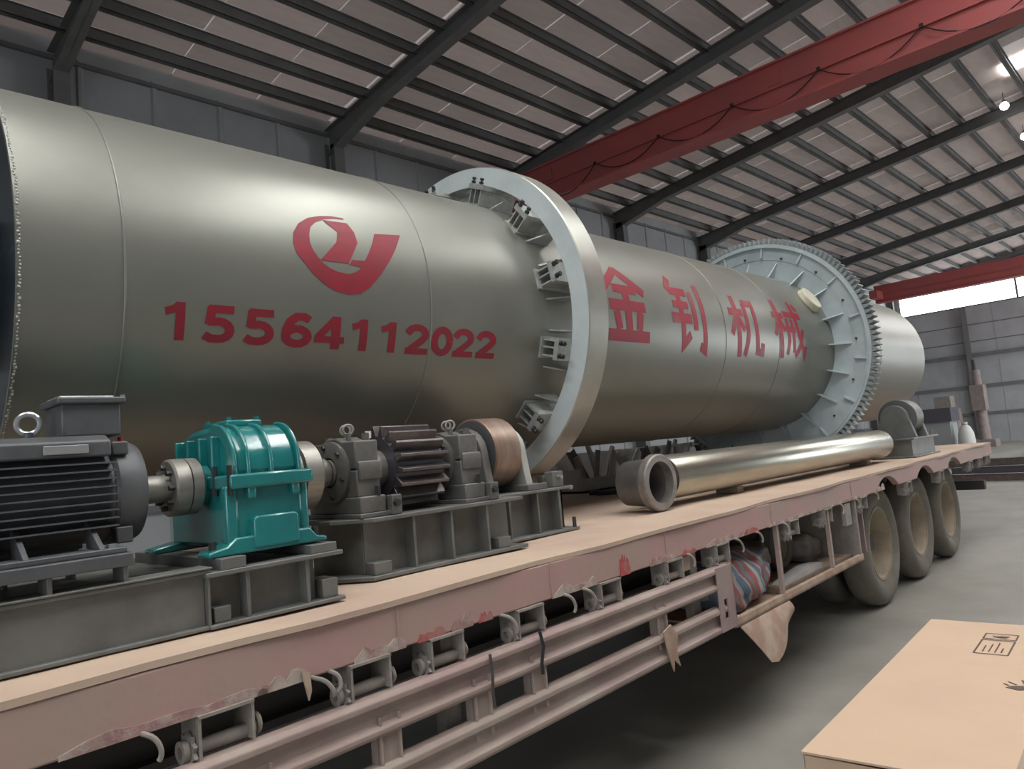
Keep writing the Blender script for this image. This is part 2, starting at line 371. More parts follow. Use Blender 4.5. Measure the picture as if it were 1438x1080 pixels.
# the near slope is lined the same way, but for its roof-light strips
for b in range(len(FRAMES)-1):
    x0, x1 = FRAMES[b]+0.02, FRAMES[b+1]-0.02
    for r in range(15):
        ya, yb2 = RIDGE-0.04-0.8*r, RIDGE-0.8*(r+1)+0.04
        if yb2 < YR: continue
        for k in range(3):
            xa, xb = x0+(x1-x0)*(0, 0.36, 0.68)[k]+0.008, x0+(x1-x0)*(0.36, 0.68, 1)[k]-0.012
            if ya > -4.4 and any(xb > q-0.5 and xa < q+0.5 for q in sl): continue
            cand.append((2, 0.0, (xa+xb)/2, (ya+yb2)/2, xb-xa, ya-yb2))
cand.sort()
stuff = bmesh.new()
for n, (hid, dist, cx, cy, L, W) in enumerate(cand):
    v = 0 if random.random() < 0.6 else 1
    me = panel_mesh(L, W, v)
    M = Matrix.Translation((cx, cy, zb(cy)+0.515)) @ Matrix.Rotation(-math.atan(SL) if cy > RIDGE else math.atan(SL), 4, 'X') @ Matrix.Rotation(random.uniform(-0.008, 0.008), 4, 'Y')
    if n < 290:
        o = bpy.data.objects.new('panel', me); COL.objects.link(o); o.parent = ceiling; o.matrix_local = M
    else:
        t = bmesh.new(); t.from_mesh(me); t.transform(M); tm = bpy.data.meshes.new('t'); t.to_mesh(tm); t.free(); stuff.from_mesh(tm); bpy.data.meshes.remove(tm)
me = bpy.data.meshes.new('panel_rest'); stuff.to_mesh(me); stuff.free(); me.materials.append(MATS['roof_panel'])
o = bpy.data.objects.new('panel_rest', me); COL.objects.link(o); o.parent = ceiling; o['kind'] = 'stuff'
# ================================================================== OVERHEAD CRANES
def crane(x, label, cable):
    z0, z1, y0, y1 = 7.67, 8.52, -10.2, 12.3
    c = thing('crane_girder', label, 'crane', (x, 0, z0))
    off = (0, 0, 0)
    def P(mb, n, m, bev=0): return mb.done(n, m, c, bevel=bev)
    zz = z1-z0; zm = zz*0.47
    mb = MB(); mb.box((-0.02, y0, zm), (0.42, y1, zz)); P(mb, 'upper_web', 'crane_red')
    mb = MB(); mb.box((0, y0, 0.05), (0.40, y1, zm)); P(mb, 'lower_web', 'crane_red')
    P(MB().box((-0.07, y0, 0), (0.47, y1, 0.05)), 'bottom_flange', 'crane_red')
    P(MB().box((-0.07, y0, zz), (0.47, y1, zz+0.04)), 'top_flange', 'crane_red')
    P(MB().box((-0.05, y0, zm-0.03), (-0.02, y1, zm+0.0)), 'cable_rail', 'crane_red')
    P(MB().box((-0.9, 11.9, 0.15), (1.3, 12.3, 0.55)), 'end_carriage', 'crane_red', 0.02)
    for q in (10.9, 5.2, -0.6): P(MB().box((-0.035, q, zm+0.05), (-0.02, q+0.25, zm+0.33)), 'stiffener', 'crane_red')
    if cable:
        ks = [11.4, 9.6, 7.9, 6.2, 4.5, 2.8, 1.1, -0.6, -2.3, -4]
        pts = []
        for a, b in zip(ks, ks[1:]):
            for i in range(10):
                t = i/10; pts.append((-0.06, a+(b-a)*t, zm-0.02-1.5*0.25*(1-(2*t-1)**2)*(0.7+0.6*((a*7) % 1))))
        P(MB().tube(pts, 0.012, 6), 'festoon_cable', 'cable')
        for a in ks: P(MB().box((-0.075, a-0.03, zm-0.05), (-0.045, a+0.03, zm+0.02)), 'cable_hanger', 'cable')
    return c
crane(13.5, 'red crane girder with looped cable spanning above the drum', 'x')
crane(40.6, 'red crane girder spanning in front of the bright end wall window band', '')
# hanging bulbs
for px in ((23.4, 3.23, 9.72), (26.6, 3.30, 9.72)):
    l = thing('pendant_lamp', 'small round lamp hanging under the roof rafters', 'lamp', (px[0], px[1], px[2]), 0, 'round lamps under the roof')
    MB().lathe([(-0.11, 0)]+[(0.11*-math.cos(math.pi*k/8), 0.11*math.sin(math.pi*k/8)) for k in range(1, 8)]+[(0.11, 0)], (0, 0, 0), (0, 0, 1), 14, False).done('bulb', 'lamp_glow', l)
    MB().cyl((0, 0, 0.1), (0, 0, 0.17), 0.04).done('socket', 'motor_light', l)
    MB().cyl((0, 0, 0.17), (0, 0, zb(px[1])+0.45-px[2]), 0.008, seg=8).done('cord', 'cable', l)

# ================================================================== TRAILER (local frame: x along, y across, z up)
TH = 0.0375222; DZ = 1.231; TY0, TY1 = 1.90, 4.72; TX0, TX1 = -2.6, 11.72; BZ = 1.072
tr = thing('flatbed_trailer', 'long dusty reddish flatbed trailer carrying the grey drum', 'trailer', (0, 0, 0), TH)
WX = [7.22, 8.55, 9.90]; AX = [6.86, 8.15, 9.43]; WR = 0.55
def T(mb, n, m, bev=0.0, parent=None): return mb.done(n, m, parent or tr, bevel=bev)
# deck with slightly wavy edge
mb = MB(); NXD = 60
top = []; 
for i in range(NXD+1):
    x = TX0+(TX1-TX0)*i/NXD
    top.append([mb.bm.verts.new((x, y, DZ-0.002+0.006*math.sin(x*5.1+y*2)*0.5)) for y in (TY0-0.006+0.006*math.sin(x*3.3)+0.004*math.sin(x*9), TY0+0.5, 3.3, TY1)])
for i in range(NXD):
    for j in range(3): mb.bm.faces.new((top[i][j], top[i+1][j], top[i+1][j+1], top[i][j+1]))
r = bmesh.ops.extrude_face_region(mb.bm, geom=list(mb.bm.faces))
for v in r['geom']:
    if isinstance(v, bmesh.types.BMVert): v.co.z -= 0.018
T(mb, 'deck', 'deck_dust')
def arch_poly(z0, z1, x0, x1):
    pts = [(x0, z0)]
    for wx in AX:
        R = 0.62; hw = math.sqrt(max(0, R*R-(z0-WR)**2)); a = math.atan2(z0-WR, hw)
        for k in range(9):
            t = math.pi-a+(2*a-math.pi)*k/8
            pts.append((wx+R*math.cos(t), WR+R*math.sin(t)))
    pts += [(x1, z0), (x1, z1), (x0, z1)]
    return pts
T(MB().prism(arch_poly(BZ, DZ-0.02, TX0, TX1), 'y', TY0, TY0+0.055), 'side_beam', 'beam_mauve', 0.006)
T(MB().prism(arch_poly(BZ, DZ-0.02, TX0, TX1), 'y', TY1-0.055, TY1), 'side_beam', 'beam_mauve', 0.006)
T(MB().box((TX1-0.06, TY0+0.06, 1.02), (TX1, TY1-0.06, DZ-0.02)), 'rear_beam', 'guard_paint', 0.005)
# peeled paint patches along the lower edge of the beam
random.seed(11)
for (x, L, h, m) in ((0.55, 0.5, 0.03, 'paint_peel'), (1.02, 0.16, 0.035, 'paint_peel'), (1.33, 0.2, 0.05, 'paint_peel'), (1.58, 0.12, 0.028, 'paint_red'), (1.73, 0.1, 0.05, 'paint_peel'), (1.86, 0.07, 0.03, 'paint_red'), (2.28, 0.3, 0.04, 'paint_peel'), (2.75, 0.08, 0.10, 'paint_red'), (3.0, 0.24, 0.035, 'paint_peel'), (3.3, 0.14, 0.03, 'paint_red'), (3.55, 0.5, 0.03, 'paint_peel'), (4.0, 0.2, 0.03, 'paint_red'), (4.35, 0.9, 0.022, 'paint_peel'), (5.4, 0.9, 0.02, 'paint_peel'), (6.5, 0.25, 0.05, 'paint_peel'), (10.7, 0.6, 0.02, 'paint_peel')):
    n = 9; up = [(x+L*i/n, BZ+h*random.uniform(0.45, 1.1)*(0.4 if i in (0, n) else 1)) for i in range(n+1)]
    T(MB().prism([(x, BZ-0.001), (x+L, BZ-0.001)]+up[::-1], 'y', TY0-0.003, TY0), 'paint_patch', m)
for x in (1.5, 2.27, 3.15, 4.4, 5.9): T(MB().box((x, TY0-0.004, BZ), (x+0.008, TY0, DZ-0.02)), 'weld_seam', 'beam_mauve')
# chassis below
for y in (2.75, 3.65):
    mb = MB(); mb.box((TX0, y-0.07, 1.17), (TX1-0.3, y+0.07, 1.2)); mb.box((TX0, y-0.01, 0.72), (TX1-0.3, y+0.01, 1.19)); mb.box((TX0, y-0.07, 0.70), (TX1-0.3, y+0.07, 0.73)); T(mb, 'main_beam', 'frame_dark')
for k in range(19):
    x = TX0+0.4+0.75*k
    if all(abs(x-q) > 0.3 for q in WX) or True:
        T(MB().box((x, TY0+0.06, 1.13), (x+0.06, TY1-0.06, 1.21)), 'cross_member', 'frame_dark')
T(MB().box((11.5, TY0+0.1, 0.62), (11.62, TY1-0.1, 0.74)), 'rear_bumper', 'frame_dark', 0.005)
for y in (2.6, 3.9): T(MB().box((11.5, y, 0.7), (11.6, y+0.08, 1.15)), 'bumper_post', 'frame_dark')
T(MB().box((11.6, TY0+0.2, 1.0), (12.15, TY0+0.28, 1.03)), 'tail_bar', 'frame_dark')
# wheels
def wheel(x, y0, side):
    # y0: outer face; side -1 outer face looks to -y
    W = 0.24; R = WR
    prof = [(0.035, 0.315), (0.02, 0.345), (0.0, 0.40), (-0.006, 0.45), (0.006, 0.495), (0.028, 0.525), (0.06, R-0.008), (W/2, R), (W-0.06, R-0.008), (W-0.028, 0.525), (W-0.006, 0.495), (W, 0.42), (W-0.03, 0.315)]
    d = (0, -side, 0)
    ty = MB().lathe(prof, (x, y0, WR), d, 44).done('wheel', 'tyre_rubber', tr)
    rim = MB().lathe([(0.03, 0.322), (0.028, 0.303), (0.045, 0.288), (0.14, 0.272), (0.18, 0.25), (0.195, 0.17), (0.18, 0.15), (0.18, 0.11), (0.145, 0.095), (0.14, 0.0), (0.21, 0.0), (0.215, 0.322)], (x, y0, WR), d, 36, False).done('rim', 'rim_tan', ty)
    mb = MB()
    for k in range(10):
        a = 2*math.pi*k/10; p = Vector((x+0.135*math.cos(a), y0-side*0.18, WR+0.135*math.sin(a)))
        mb.hexa(p, p+Vector((0, side*0.03, 0)), 0.014)
    mb.done('wheel_nut_ring', 'rim_tan', ty)['kind'] = 'stuff'
    mb = MB(); mb.ring((x, y0-side*0.022, WR), (x, y0-side*0.034, WR), 0.328, 0.312, 36); mb.done('lock_ring', 'rim_tan', ty)
for wx in WX:
    wheel(wx, 2.10, -1); wheel(wx, 2.42, -1); wheel(wx, TY1-0.12, 1)
    T(MB().cyl((wx, 2.2, WR), (wx, TY1-0.3, WR), 0.07), 'axle', 'frame_dark')
    T(MB().box((wx-0.5, 2.70, 0.62), (wx+0.5, 2.80, 0.70)), 'leaf_spring', 'frame_dark')
# load winches under the beam
def winch():
    bz = BZ; y = TY0+0.002
    mb = MB(); mb.box((-0.075, y-0.015, bz-0.008), (0.075, y+0.09, bz)); mb.box((-0.075, y-0.012, bz-0.115), (-0.067, y+0.085, bz-0.005)); mb.box((0.067, y-0.012, bz-0.10), (0.075, y+0.085, bz-0.005))
    w0 = T(mb, 'winch_bracket', 'trailer_grey')
    MB().cyl((-0.09, y+0.03, bz-0.085), (0.095, y+0.03, bz-0.085), 0.019, seg=14).done('winch_spool', 'trailer_grey', w0)
    mb = MB()
    poly = []
    for k in range(20):
        a = 2*math.pi*k/20; r = 0.045 if k % 2 else 0.034; poly.append((y+0.03+r*math.cos(a), bz-0.085+r*math.sin(a)))
    mb.prism(poly, 'x', -0.088, -0.078); mb.done('ratchet', 'trailer_grey', w0)
    mb = MB(); mb.ring((-0.105, y+0.03, bz-0.085), (-0.09, y+0.03, bz-0.085), 0.028, 0.014, 14); mb.done('spool_cap', 'trailer_grey', w0)
    MB().torus((0.098, y+0.03, bz-0.075), (1, 0, 0), 0.024, 0.007, 14, 6).done('pull_ring', 'trailer_grey', w0)
    return w0
proto = winch()
WIN = [0.93, 1.385, 1.70, 2.13, 2.66, 3.21, 3.72, 4.72, 5.35, 6.15, 7.5, 8.78, 10.3, 10.9, 11.4, 0.3]
for i, x in enumerate(WIN):
    o = proto if i == 0 else copy_tree(proto, tr)
    o.location = (x, 0, 0)
def hook(x, s=1.0, tilt=0.0):
    pts = [(x, TY0+0.01, BZ+0.005)] + [(x+0.022*s*math.sin(t)*1.0+tilt*t*0.02, TY0-0.006-0.02*s*math.sin(t*0.8), BZ-0.055*s*(1-math.cos(t))*0.62) for t in [0.4+0.3*k for k in range(9)]]
    T(MB().tube(pts, 0.0065, 8), 'rope_hook', 'trailer_grey')
for x in (0.72, 1.18, 1.245, 1.97, 2.34, 2.46, 3.34, 3.87, 4.15, 4.55, 5.6, 5.95, 6.45): hook(x, random.uniform(0.8, 1.2), random.uniform(-1, 1))
T(MB().prism([(1.15, BZ+0.03), (1.175, BZ+0.02), (1.178, BZ-0.03), (1.168, BZ-0.055)], 'y', TY0-0.012, TY0-0.005), 'torn_strip', 'torn_sheet')
# side guard: two ribbed rails on posts
def rail(z0, z1, name, x0=-2.4, x1=3.72):
    y = 1.865; h = z1-z0
    prof = [(y+0.05, z0), (y+0.012, z0+0.0), (y, z0+h*0.10), (y, z0+h*0.22), (y+0.022, z0+h*0.32), (y+0.022, z0+h*0.66), (y, z0+h*0.76), (y, z0+h*0.90), (y+0.012, z1), (y+0.05, z1), (y+0.05, z1-0.008), (y+0.02, z1-0.008), (y+0.030, z0+h*0.7), (y+0.030, z0+h*0.3), (y+0.02, z0+0.008), (y+0.05, z0+0.008)]
    return T(MB().prism(prof, 'x', x0, x1), name, 'guard_paint', 0.003)
rail(0.845, 0.965, 'guard_rail'); rail(0.632, 0.765, 'guard_rail')
for x in (-2.0, -1.3, -0.6, 0.05, 0.55, 1.0, 1.43, 1.83, 2.13, 3.02):
    mb = MB(); mb.box((x-0.04, 1.885, 0.70), (x+0.04, 1.893, 0.90)); mb.box((x-0.04, 1.875, 0.70), (x-0.032, 1.925, 0.90)); mb.box((x+0.032, 1.875, 0.70), (x+0.04, 1.925, 0.90)); T(mb, 'guard_post', 'guard_paint')
mb = MB(); mb.box((3.56, 1.862, 0.64), (3.735, 1.87, 0.70)); mb.box((3.56, 1.862, 0.80), (3.735, 1.87, 0.965)); mb.box((3.56, 1.862, 0.70), (3.61, 1.87, 0.80)); mb.box((3.65, 1.862, 0.70), (3.735, 1.87, 0.80)); mb.box((3.727, 1.862, 0.63), (3.735, 1.95, 0.97)); T(mb, 'guard_end_plate', 'guard_paint')
for x in (0.35, 1.72, 3.45): T(MB().box((x, 1.95, 0.64), (x+0.07, 2.0, BZ+0.02)), 'guard_hanger', 'trailer_grey')
T(MB().prism([(2.98, 0.78), (3.05, 0.80), (3.10, 0.74), (3.08, 0.66), (3.10, 0.60), (3.05, 0.64), (3.04, 0.59), (3.01, 0.66)], 'y', 1.853, 1.86), 'torn_strip', 'torn_sheet')
mb = MB(); mb.tube([(1.86, 1.858, 0.97), (1.862, 1.855, 0.9), (1.858, 1.857, 0.84), (1.866, 1.86, 0.79)], 0.006, 6); T(mb, 'tie_wire', 'frame_dark')
mb = MB(); mb.tube([(2.13, 1.858, 0.985), (2.14, 1.854, 0.93), (2.125, 1.856, 0.87), (2.13, 1.86, 0.83)], 0.007, 6); T(mb, 'tie_wire', 'rubber_black')
# storage rack behind the guard
RK0, RK1 = 3.78, 6.0
mb = MB(); mb.box((RK0, 1.90, 0.61), (RK1, 1.93, 0.655)); mb.box((RK0, 2.45, 0.61), (RK1, 2.48, 0.655)); mb.box((RK0, 1.9, 0.61), (RK1, 2.48, 0.622)); T(mb, 'rack_tray', 'torn_sheet')
for x in (3.79, 4.47, 5.36): T(MB().box((x, 1.905, 0.63), (x+0.03, 1.93, BZ+0.02)), 'rack_rod', 'guard_paint')
T(MB().box((5.96, 1.905, 0.64), (5.99, 2.45, BZ)), 'rack_panel', 'trailer_grey')
T(MB().box((5.72, 1.90, 0.90), (5.84, 1.93, 1.06)), 'reflector_plate', 'trailer_grey')
# skirt panel torn loose under the tray: a bent sheet
mb = MB(); rows = []; NS = 10
for i in range(NS+1):
    t = i/NS; tx = 3.84+0.68*t
    bz_ = 0.60-(0.60-0.345)*(t/0.33) if t < 0.33 else 0.345+(0.50-0.345)*((t-0.33)/0.67)**1.3
    rows.append([mb.bm.verts.new((tx+0.03*u*t, 1.897-0.07*u*math.sin(math.pi*min(1, t*1.1))-0.02*math.sin(u*4)*t, 0.606+(bz_-0.606)*u)) for u in (0, 0.2, 0.4, 0.6, 0.8, 1)])
for i in range(NS):
    for j in range(5):
        try: mb.bm.faces.new((rows[i][j], rows[i+1][j], rows[i+1][j+1], rows[i][j+1]))
        except ValueError: pass
r = bmesh.ops.extrude_face_region(mb.bm, geom=list(mb.bm.faces))
for v in r['geom']:
    if isinstance(v, bmesh.types.BMVert): v.co.y += 0.006
T(mb, 'torn_skirt', 'torn_sheet')
T(MB().box((6.40, 2.0, 0.60), (6.425, 2.6, 1.06)), 'mud_flap', 'guard_paint')
T(MB().box((3.28, 1.93, 0.985), (3.42, 2.05, 1.055)), 'side_lamp_box', 'torn_sheet')

# things stowed in the rack (world positions from the trailer frame)
def TW(x, y, z): return Vector((x*math.cos(TH)-y*math.sin(TH), x*math.sin(TH)+y*math.cos(TH), z))
def lump(name, m, label, cat, p, rx, ry, rz, seed, rough=0.12):
    rnd = random.Random(seed); ph = [rnd.uniform(0, 6) for _ in range(6)]
    mb = MB(); bmesh.ops.create_icosphere(mb.bm, subdivisions=4, radius=1)
    for v in mb.bm.verts:
        n = v.co.copy(); k = 1+rough*(math.sin(4*n.x+ph[0])*math.sin(5*n.y+ph[1])+0.6*math.sin(9*n.z+ph[2])*math.sin(7*n.x+ph[3])+0.35*math.sin(17*n.x+ph[4]+9*n.z))
        f = lambda q: math.copysign(abs(q)**0.72, q)
        v.co = Vector((f(n.x)*rx*k, f(n.y)*ry*k, max(-rz*0.93, f(n.z)*rz*k)))
    o = mb.done(name, m, None, sharp=80); o.location = p+Vector((0, 0, rz*0.93)); o.rotation_euler = (0, 0, TH)
    return tag(o, label, cat)
lump('woven_bag', 'woven_stripes', 'red and blue striped woven bag stuffed in the trailer side rack', 'bag', TW(4.18, 2.13, 0.623), 0.36, 0.17, 0.165, 5)
lump('cloth_bundle', 'scrap_b', 'dark cloth bundle behind the striped bag in the trailer rack', 'bundle', TW(4.80, 2.30, 0.623), 0.20, 0.14, 0.15, 8)
lump('pale_sack', 'trailer_grey', 'dusty pale sack at the wheel end of the trailer rack', 'sack', TW(5.80, 2.3, 0.623), 0.13, 0.13, 0.11, 12)
o = solo(MB().box((4.6, 1.96, 0.623), (5.9, 2.10, 0.665)), 'wooden_board', 'wood', 'old wooden board lying along the trailer side rack', 'board', (0, 0, 0)); o.rotation_euler.z = TH
o = solo(MB().prism([(4.65, 0.667), (5.3, 0.667), (5.33, 0.70), (5.1, 0.715), (4.9, 0.70), (4.7, 0.68)], 'y', 1.965, 2.06), 'tarpaulin_roll', 'crate_steel', 'flat grey tarpaulin fold on the rack board', 'tarpaulin', (0, 0, 0)); o.rotation_euler.z = TH
sp = thing('spare_tyre', 'spare tyre with tan rim standing in the trailer rack', 'tyre', TW(5.36, 2.30, 0.623), TH)
MB().lathe([(0, 0.11), (-0.01, 0.15), (0.02, 0.18), (0.10, 0.185), (0.13, 0.15), (0.12, 0.11)], (0, -0.05, 0.186), (0, 1, 0), 32).done('tyre', 'tyre_rubber', sp)
MB().lathe([(0.01, 0.112), (0.04, 0.10), (0.05, 0), (0.08, 0), (0.11, 0.112)], (0, -0.05, 0.186), (0, 1, 0), 28, False).done('rim', 'rim_tan', sp)

# ================================================================== DRUM
SC = 0.81; AY, AZ = 4.3483*SC, CAM_H+1.0078*SC; RD = SC
DX0, DX1 = 0.603, 10.6
drum = thing('rotary_drum', 'long grey painted rotary drum with red phone number and ring gear', 'drum', (0, AY, DZ))
DOFF = (0, AY, DZ)
O = Vector((0, AY, AZ))
def D(mb, n, m, bev=0.0, parent=None, sharp=35): return mb.done(n, m, parent or drum, off=DOFF, bevel=bev, sharp=sharp)
D(MB().lathe([(DX0, RD-0.014), (DX0, RD), (DX1, RD), (DX1, RD-0.014)], (0, AY, AZ), (1, 0, 0), 160), 'shell', 'drum_paint')
D(MB().lathe([(DX0+0.05, 0.30), (DX0+0.02, RD-0.015), (DX0+0.04, RD-0.015), (DX0+0.07, 0.30)], (0, AY, AZ), (1, 0, 0), 96), 'end_plate', 'drum_inner')
D(MB().lathe([(DX0-0.02, 0.29), (DX0-0.02, 0.30), (DX0+0.3, 0.30), (DX0+0.3, 0.29)], (0, AY, AZ), (1, 0, 0), 64), 'inlet_pipe', 'drum_inner')
D(MB().lathe([(DX1-0.02, 0.25), (DX1-0.02, RD-0.015), (DX1-0.01, RD-0.015), (DX1-0.01, 0.25)], (0, AY, AZ), (1, 0, 0), 96), 'outlet_plate', 'drum_inner')
# weld seams
def seam(x, tilt=0.0, r=0.005):
    n = 140; pts = []
    for i in range(n+1):
        a = 2*math.pi*i/n
        pts.append((x+tilt*math.sin(a), AY-(RD+0.000)*math.cos(a), AZ+(RD+0.000)*math.sin(a)))
    D(MB().tube(pts, r, 6), 'weld_seam', 'drum_paint', sharp=80)
seam(0.93, 0.0, 0.0045); seam(2.33, 0.0, 0.005); seam(5.30, 0, 0.004); seam(6.26, 0, 0.004); seam(8.9, 0, 0.004)
mb = MB(); rnd = random.Random(2); n = 420
for i in range(n):
    a = 2*math.pi*i/n; rr = 0.004+0.004*rnd.random()*rnd.random()
    p = Vector((DX0+0.006+0.006*rnd.random(), AY-(RD-0.002)*math.cos(a), AZ+(RD-0.002)*math.sin(a)))
    m4 = Matrix.Translation(p) @ Matrix.Diagonal((rr, rr*1.2, rr*1.2, 1))
    bmesh.ops.create_icosphere(mb.bm, subdivisions=1, radius=1, matrix=m4)
D(mb, 'edge_weld', 'weld', sharp=80)['kind'] = 'stuff'
# riding ring
GX = 3.256; RO, RI = 1.063, 0.938
ring = D(MB().lathe([(GX, RI), (GX, RO-0.006), (GX+0.006, RO), (GX+0.172, RO), (GX+0.178, RO-0.006), (GX+0.178, RI)], (0, AY, AZ), (1, 0, 0), 160), 'riding_ring', 'ring_tread')
D(MB().lathe([(GX-0.0015, RI), (GX-0.0015, RO-0.007), (GX, RO-0.007), (GX, RI)], (0, AY, AZ), (1, 0, 0), 160), 'ring_face', 'ring_face', parent=ring)
# bracket chairs holding the ring: e_r radial, e_t tangential, e_x axial
def frame(phi):
    er = Vector((0, -math.cos(phi), math.sin(phi))); et = Vector((0, math.sin(phi), math.cos(phi)))
    return er, et
def rbox(mb, phi, x0, x1, t0, t1, ra, rb_):
    er, et = frame(phi)
    P = [O+Vector((x, 0, 0))+et*t+er*q for q in (ra, rb_) for (x, t) in ((x0, t0), (x1, t0), (x1, t1), (x0, t1))]
    v = [mb.bm.verts.new(p) for p in P]
    for f in ((0,3,2,1),(4,5,6,7),(0,1,5,4),(1,2,6,5),(2,3,7,6),(3,0,4,7)): mb.bm.faces.new([v[i] for i in f])
def rtri(mb, phi, t, th, pts):
    er, et = frame(phi)
    A = [mb.bm.verts.new(O+Vector((x, 0, 0))+et*(t-th/2)+er*q) for x, q in pts]
    B = [mb.bm.verts.new(O+Vector((x, 0, 0))+et*(t+th/2)+er*q) for x, q in pts]
    mb.bm.faces.new(A); mb.bm.faces.new(B[::-1]); k = len(pts)
    for i in range(k): mb.bm.faces.new((A[i], B[i], B[(i+1) % k], A[(i+1) % k]))
for k in range(13):
    ph = rad(11.3+360/13*k); er, et = frame(ph)
    mb = MB()
    rbox(mb, ph, GX-0.125, GX+0.20, -0.062, 0.062, RD-0.004, RD+0.010)
    for t in (-0.048, 0.0, 0.040): rbox(mb, ph, GX-0.105, GX+0.19, t, t+0.009, RD, RD+0.098)
    rbox(mb, ph, GX-0.115, GX+0.19, -0.062, 0.062, RD+0.098, RI+0.001)
    br = D(mb, 'ring_bracket', 'bracket_steel')
    for t in (-0.036, 0.036):
        p = O+Vector((GX-0.105, 0, 0))+et*t
        bm2 = MB(); bm2.hexa(p+er*(RI-0.034), p+er*(RI+0.040), 0.0065); bm2.hexa(p+er*(RI+0.004), p+er*(RI+0.018), 0.015); bm2.hexa(p+er*(RI+0.026), p+er*(RI+0.040), 0.014)
        D(bm2, 'bolt', 'bolt_dark', parent=br)
    mb = MB()
    rtri(mb, ph+rad(7.0), 0, 0.010, [(GX-0.06, RD-0.002), (GX+0.12, RD-0.002), (GX+0.12, RD+0.085), (GX+0.05, RD+0.085)])
    D(mb, 'gusset', 'bracket_steel'); mb = MB()
    rtri(mb, ph-rad(8.0), 0, 0.010, [(GX-0.07, RD-0.002), (GX+0.12, RD-0.002), (GX+0.12, RD+0.10), (GX+0.07, RD+0.10)])
    D(mb, 'gusset', 'bracket_steel')
    # curved shim plate between the brackets
    mb = MB(); er2, et2 = frame(ph+rad(14)); rbox(mb, ph+rad(14), GX+0.05, GX+0.15, -0.05, 0.05, RI-0.02, RI-0.001); D(mb, 'shim_plate', 'bracket_steel')
# ring gear
TX = 7.483; GR = 1.168; NT = 138
gear = D(MB().lathe([(TX+0.035, RD+0.001), (TX+0.035, 1.005), (TX+0.028, 1.005), (TX+0.028, 1.13), (TX, 1.13), (TX, GR), (TX+0.15, GR), (TX+0.15, 1.10), (TX+0.07, 1.10), (TX+0.06, RD+0.001)], (0, AY, AZ), (1, 0, 0), 138), 'ring_gear', 'gear_primer')
D(MB().lathe([(TX-0.006, 1.128), (TX-0.006, 1.142), (TX+0.001, 1.142), (TX+0.001, 1.128)], (0, AY, AZ), (1, 0, 0), 138), 'rim_lip', 'gear_primer', parent=gear)
tooth = None
er, et = frame(0)
for k in range(NT):
    a = 2*math.pi*k/NT
    if tooth is None:
        mb = MB(); w1, w2 = 0.021, 0.006
        pts = [(-w1, GR-0.003), (-w1*0.75, GR+0.022), (-w2, GR+0.062), (w2, GR+0.062), (w1*0.75, GR+0.022), (w1, GR-0.003)]
        A = [mb.bm.verts.new(Vector((TX+0.003, t, r_))) for t, r_ in pts]; B = [mb.bm.verts.new(Vector((TX+0.147, t, r_))) for t, r_ in pts]
        mb.bm.faces.new(A); mb.bm.faces.new(B[::-1])
        for i in range(6): mb.bm.faces.new((A[i], B[i], B[(i+1) % 6], A[(i+1) % 6]))
        tooth = mb.done('gear_tooth', 'gear_tooth', gear)
        o = tooth
    else:
        o = tooth.copy(); COL.objects.link(o)
    o.matrix_local = Matrix.Translation((0, 0, AZ-DZ)) @ Matrix.Rotation(a, 4, 'X')
for k in range(20):
    ph = rad(15.8-18*k)
    mb = MB(); rtri(mb, ph, 0, 0.012, [(TX-0.11, RD-0.003), (TX-0.09, RD+0.015), (TX+0.02, 0.975), (TX+0.04, 0.975), (TX+0.04, RD-0.003)])
    D(mb, 'inner_rib', 'gear_primer', parent=gear)
for k in range(16):
    ph = rad(12-22.5*k)
    mb = MB(); rtri(mb, ph, 0, 0.016, [(TX+0.03, 1.003), (TX-0.012, 1.02), (TX+0.002, 1.129), (TX+0.03, 1.129)])
    D(mb, 'outer_rib', 'gear_primer', parent=gear)
    ph2 = rad(-22.5*k); e1, e2 = frame(ph2); p = O+e1*1.03
    D(MB().hexa(p+Vector((TX+0.006, 0, 0)), p+Vector((TX+0.03, 0, 0)), 0.011), 'bolt', 'bolt_dark', parent=gear)
# inspection stub by the gear
er, et = frame(rad(30.5)); p = O+er*(RD-0.03)
e = Vector((7.27, 0, 0))
D(MB().cyl(p+e, p+e+er*0.09, 0.13, seg=32), 'inspection_stub', 'hatch_cream', 0.008)
D(MB().ring(p+e+er*0.035, p+e+er*0.05, 0.138, 0.127, 32), 'stub_collar', 'hatch_cream')

# lettering wrapped on the shell; u along the drum (m), v along the arc (m)
def wrap(polys, name, m, r=0.0016):
    mb = MB()
    for poly in polys:
        vs = [mb.bm.verts.new((u, v, 0)) for u, v in poly]
        try: mb.bm.faces.new(vs)
        except ValueError: pass
    bmesh.ops.triangulate(mb.bm, faces=mb.bm.faces)
    for it in range(5):
        ed = [e for e in mb.bm.edges if abs(e.verts[0].co.y-e.verts[1].co.y) > 0.035]
        if not ed: break
        bmesh.ops.subdivide_edges(mb.bm, edges=ed, cuts=1); bmesh.ops.triangulate(mb.bm, faces=mb.bm.faces)
    for v in mb.bm.verts:
        a = v.co.y/RD; v.co = Vector((v.co.x, AY-(RD+r)*math.cos(a), AZ+(RD+r)*math.sin(a)))
    bm = mb.bm; bmesh.ops.translate(bm, verts=bm.verts, vec=-Vector(DOFF))
    for f in bm.faces:
        f.normal_update()
        c = f.calc_center_median()
        if f.normal.dot(Vector((0, c.y, c.z-(AZ-DZ)))) < 0: f.normal_flip()
        f.smooth = True
    me = bpy.data.meshes.new(name); bm.to_mesh(me); bm.free(); me.materials.append(MATS[m])
    o = bpy.data.objects.new(name, me); COL.objects.link(o); o.parent = drum
    return o
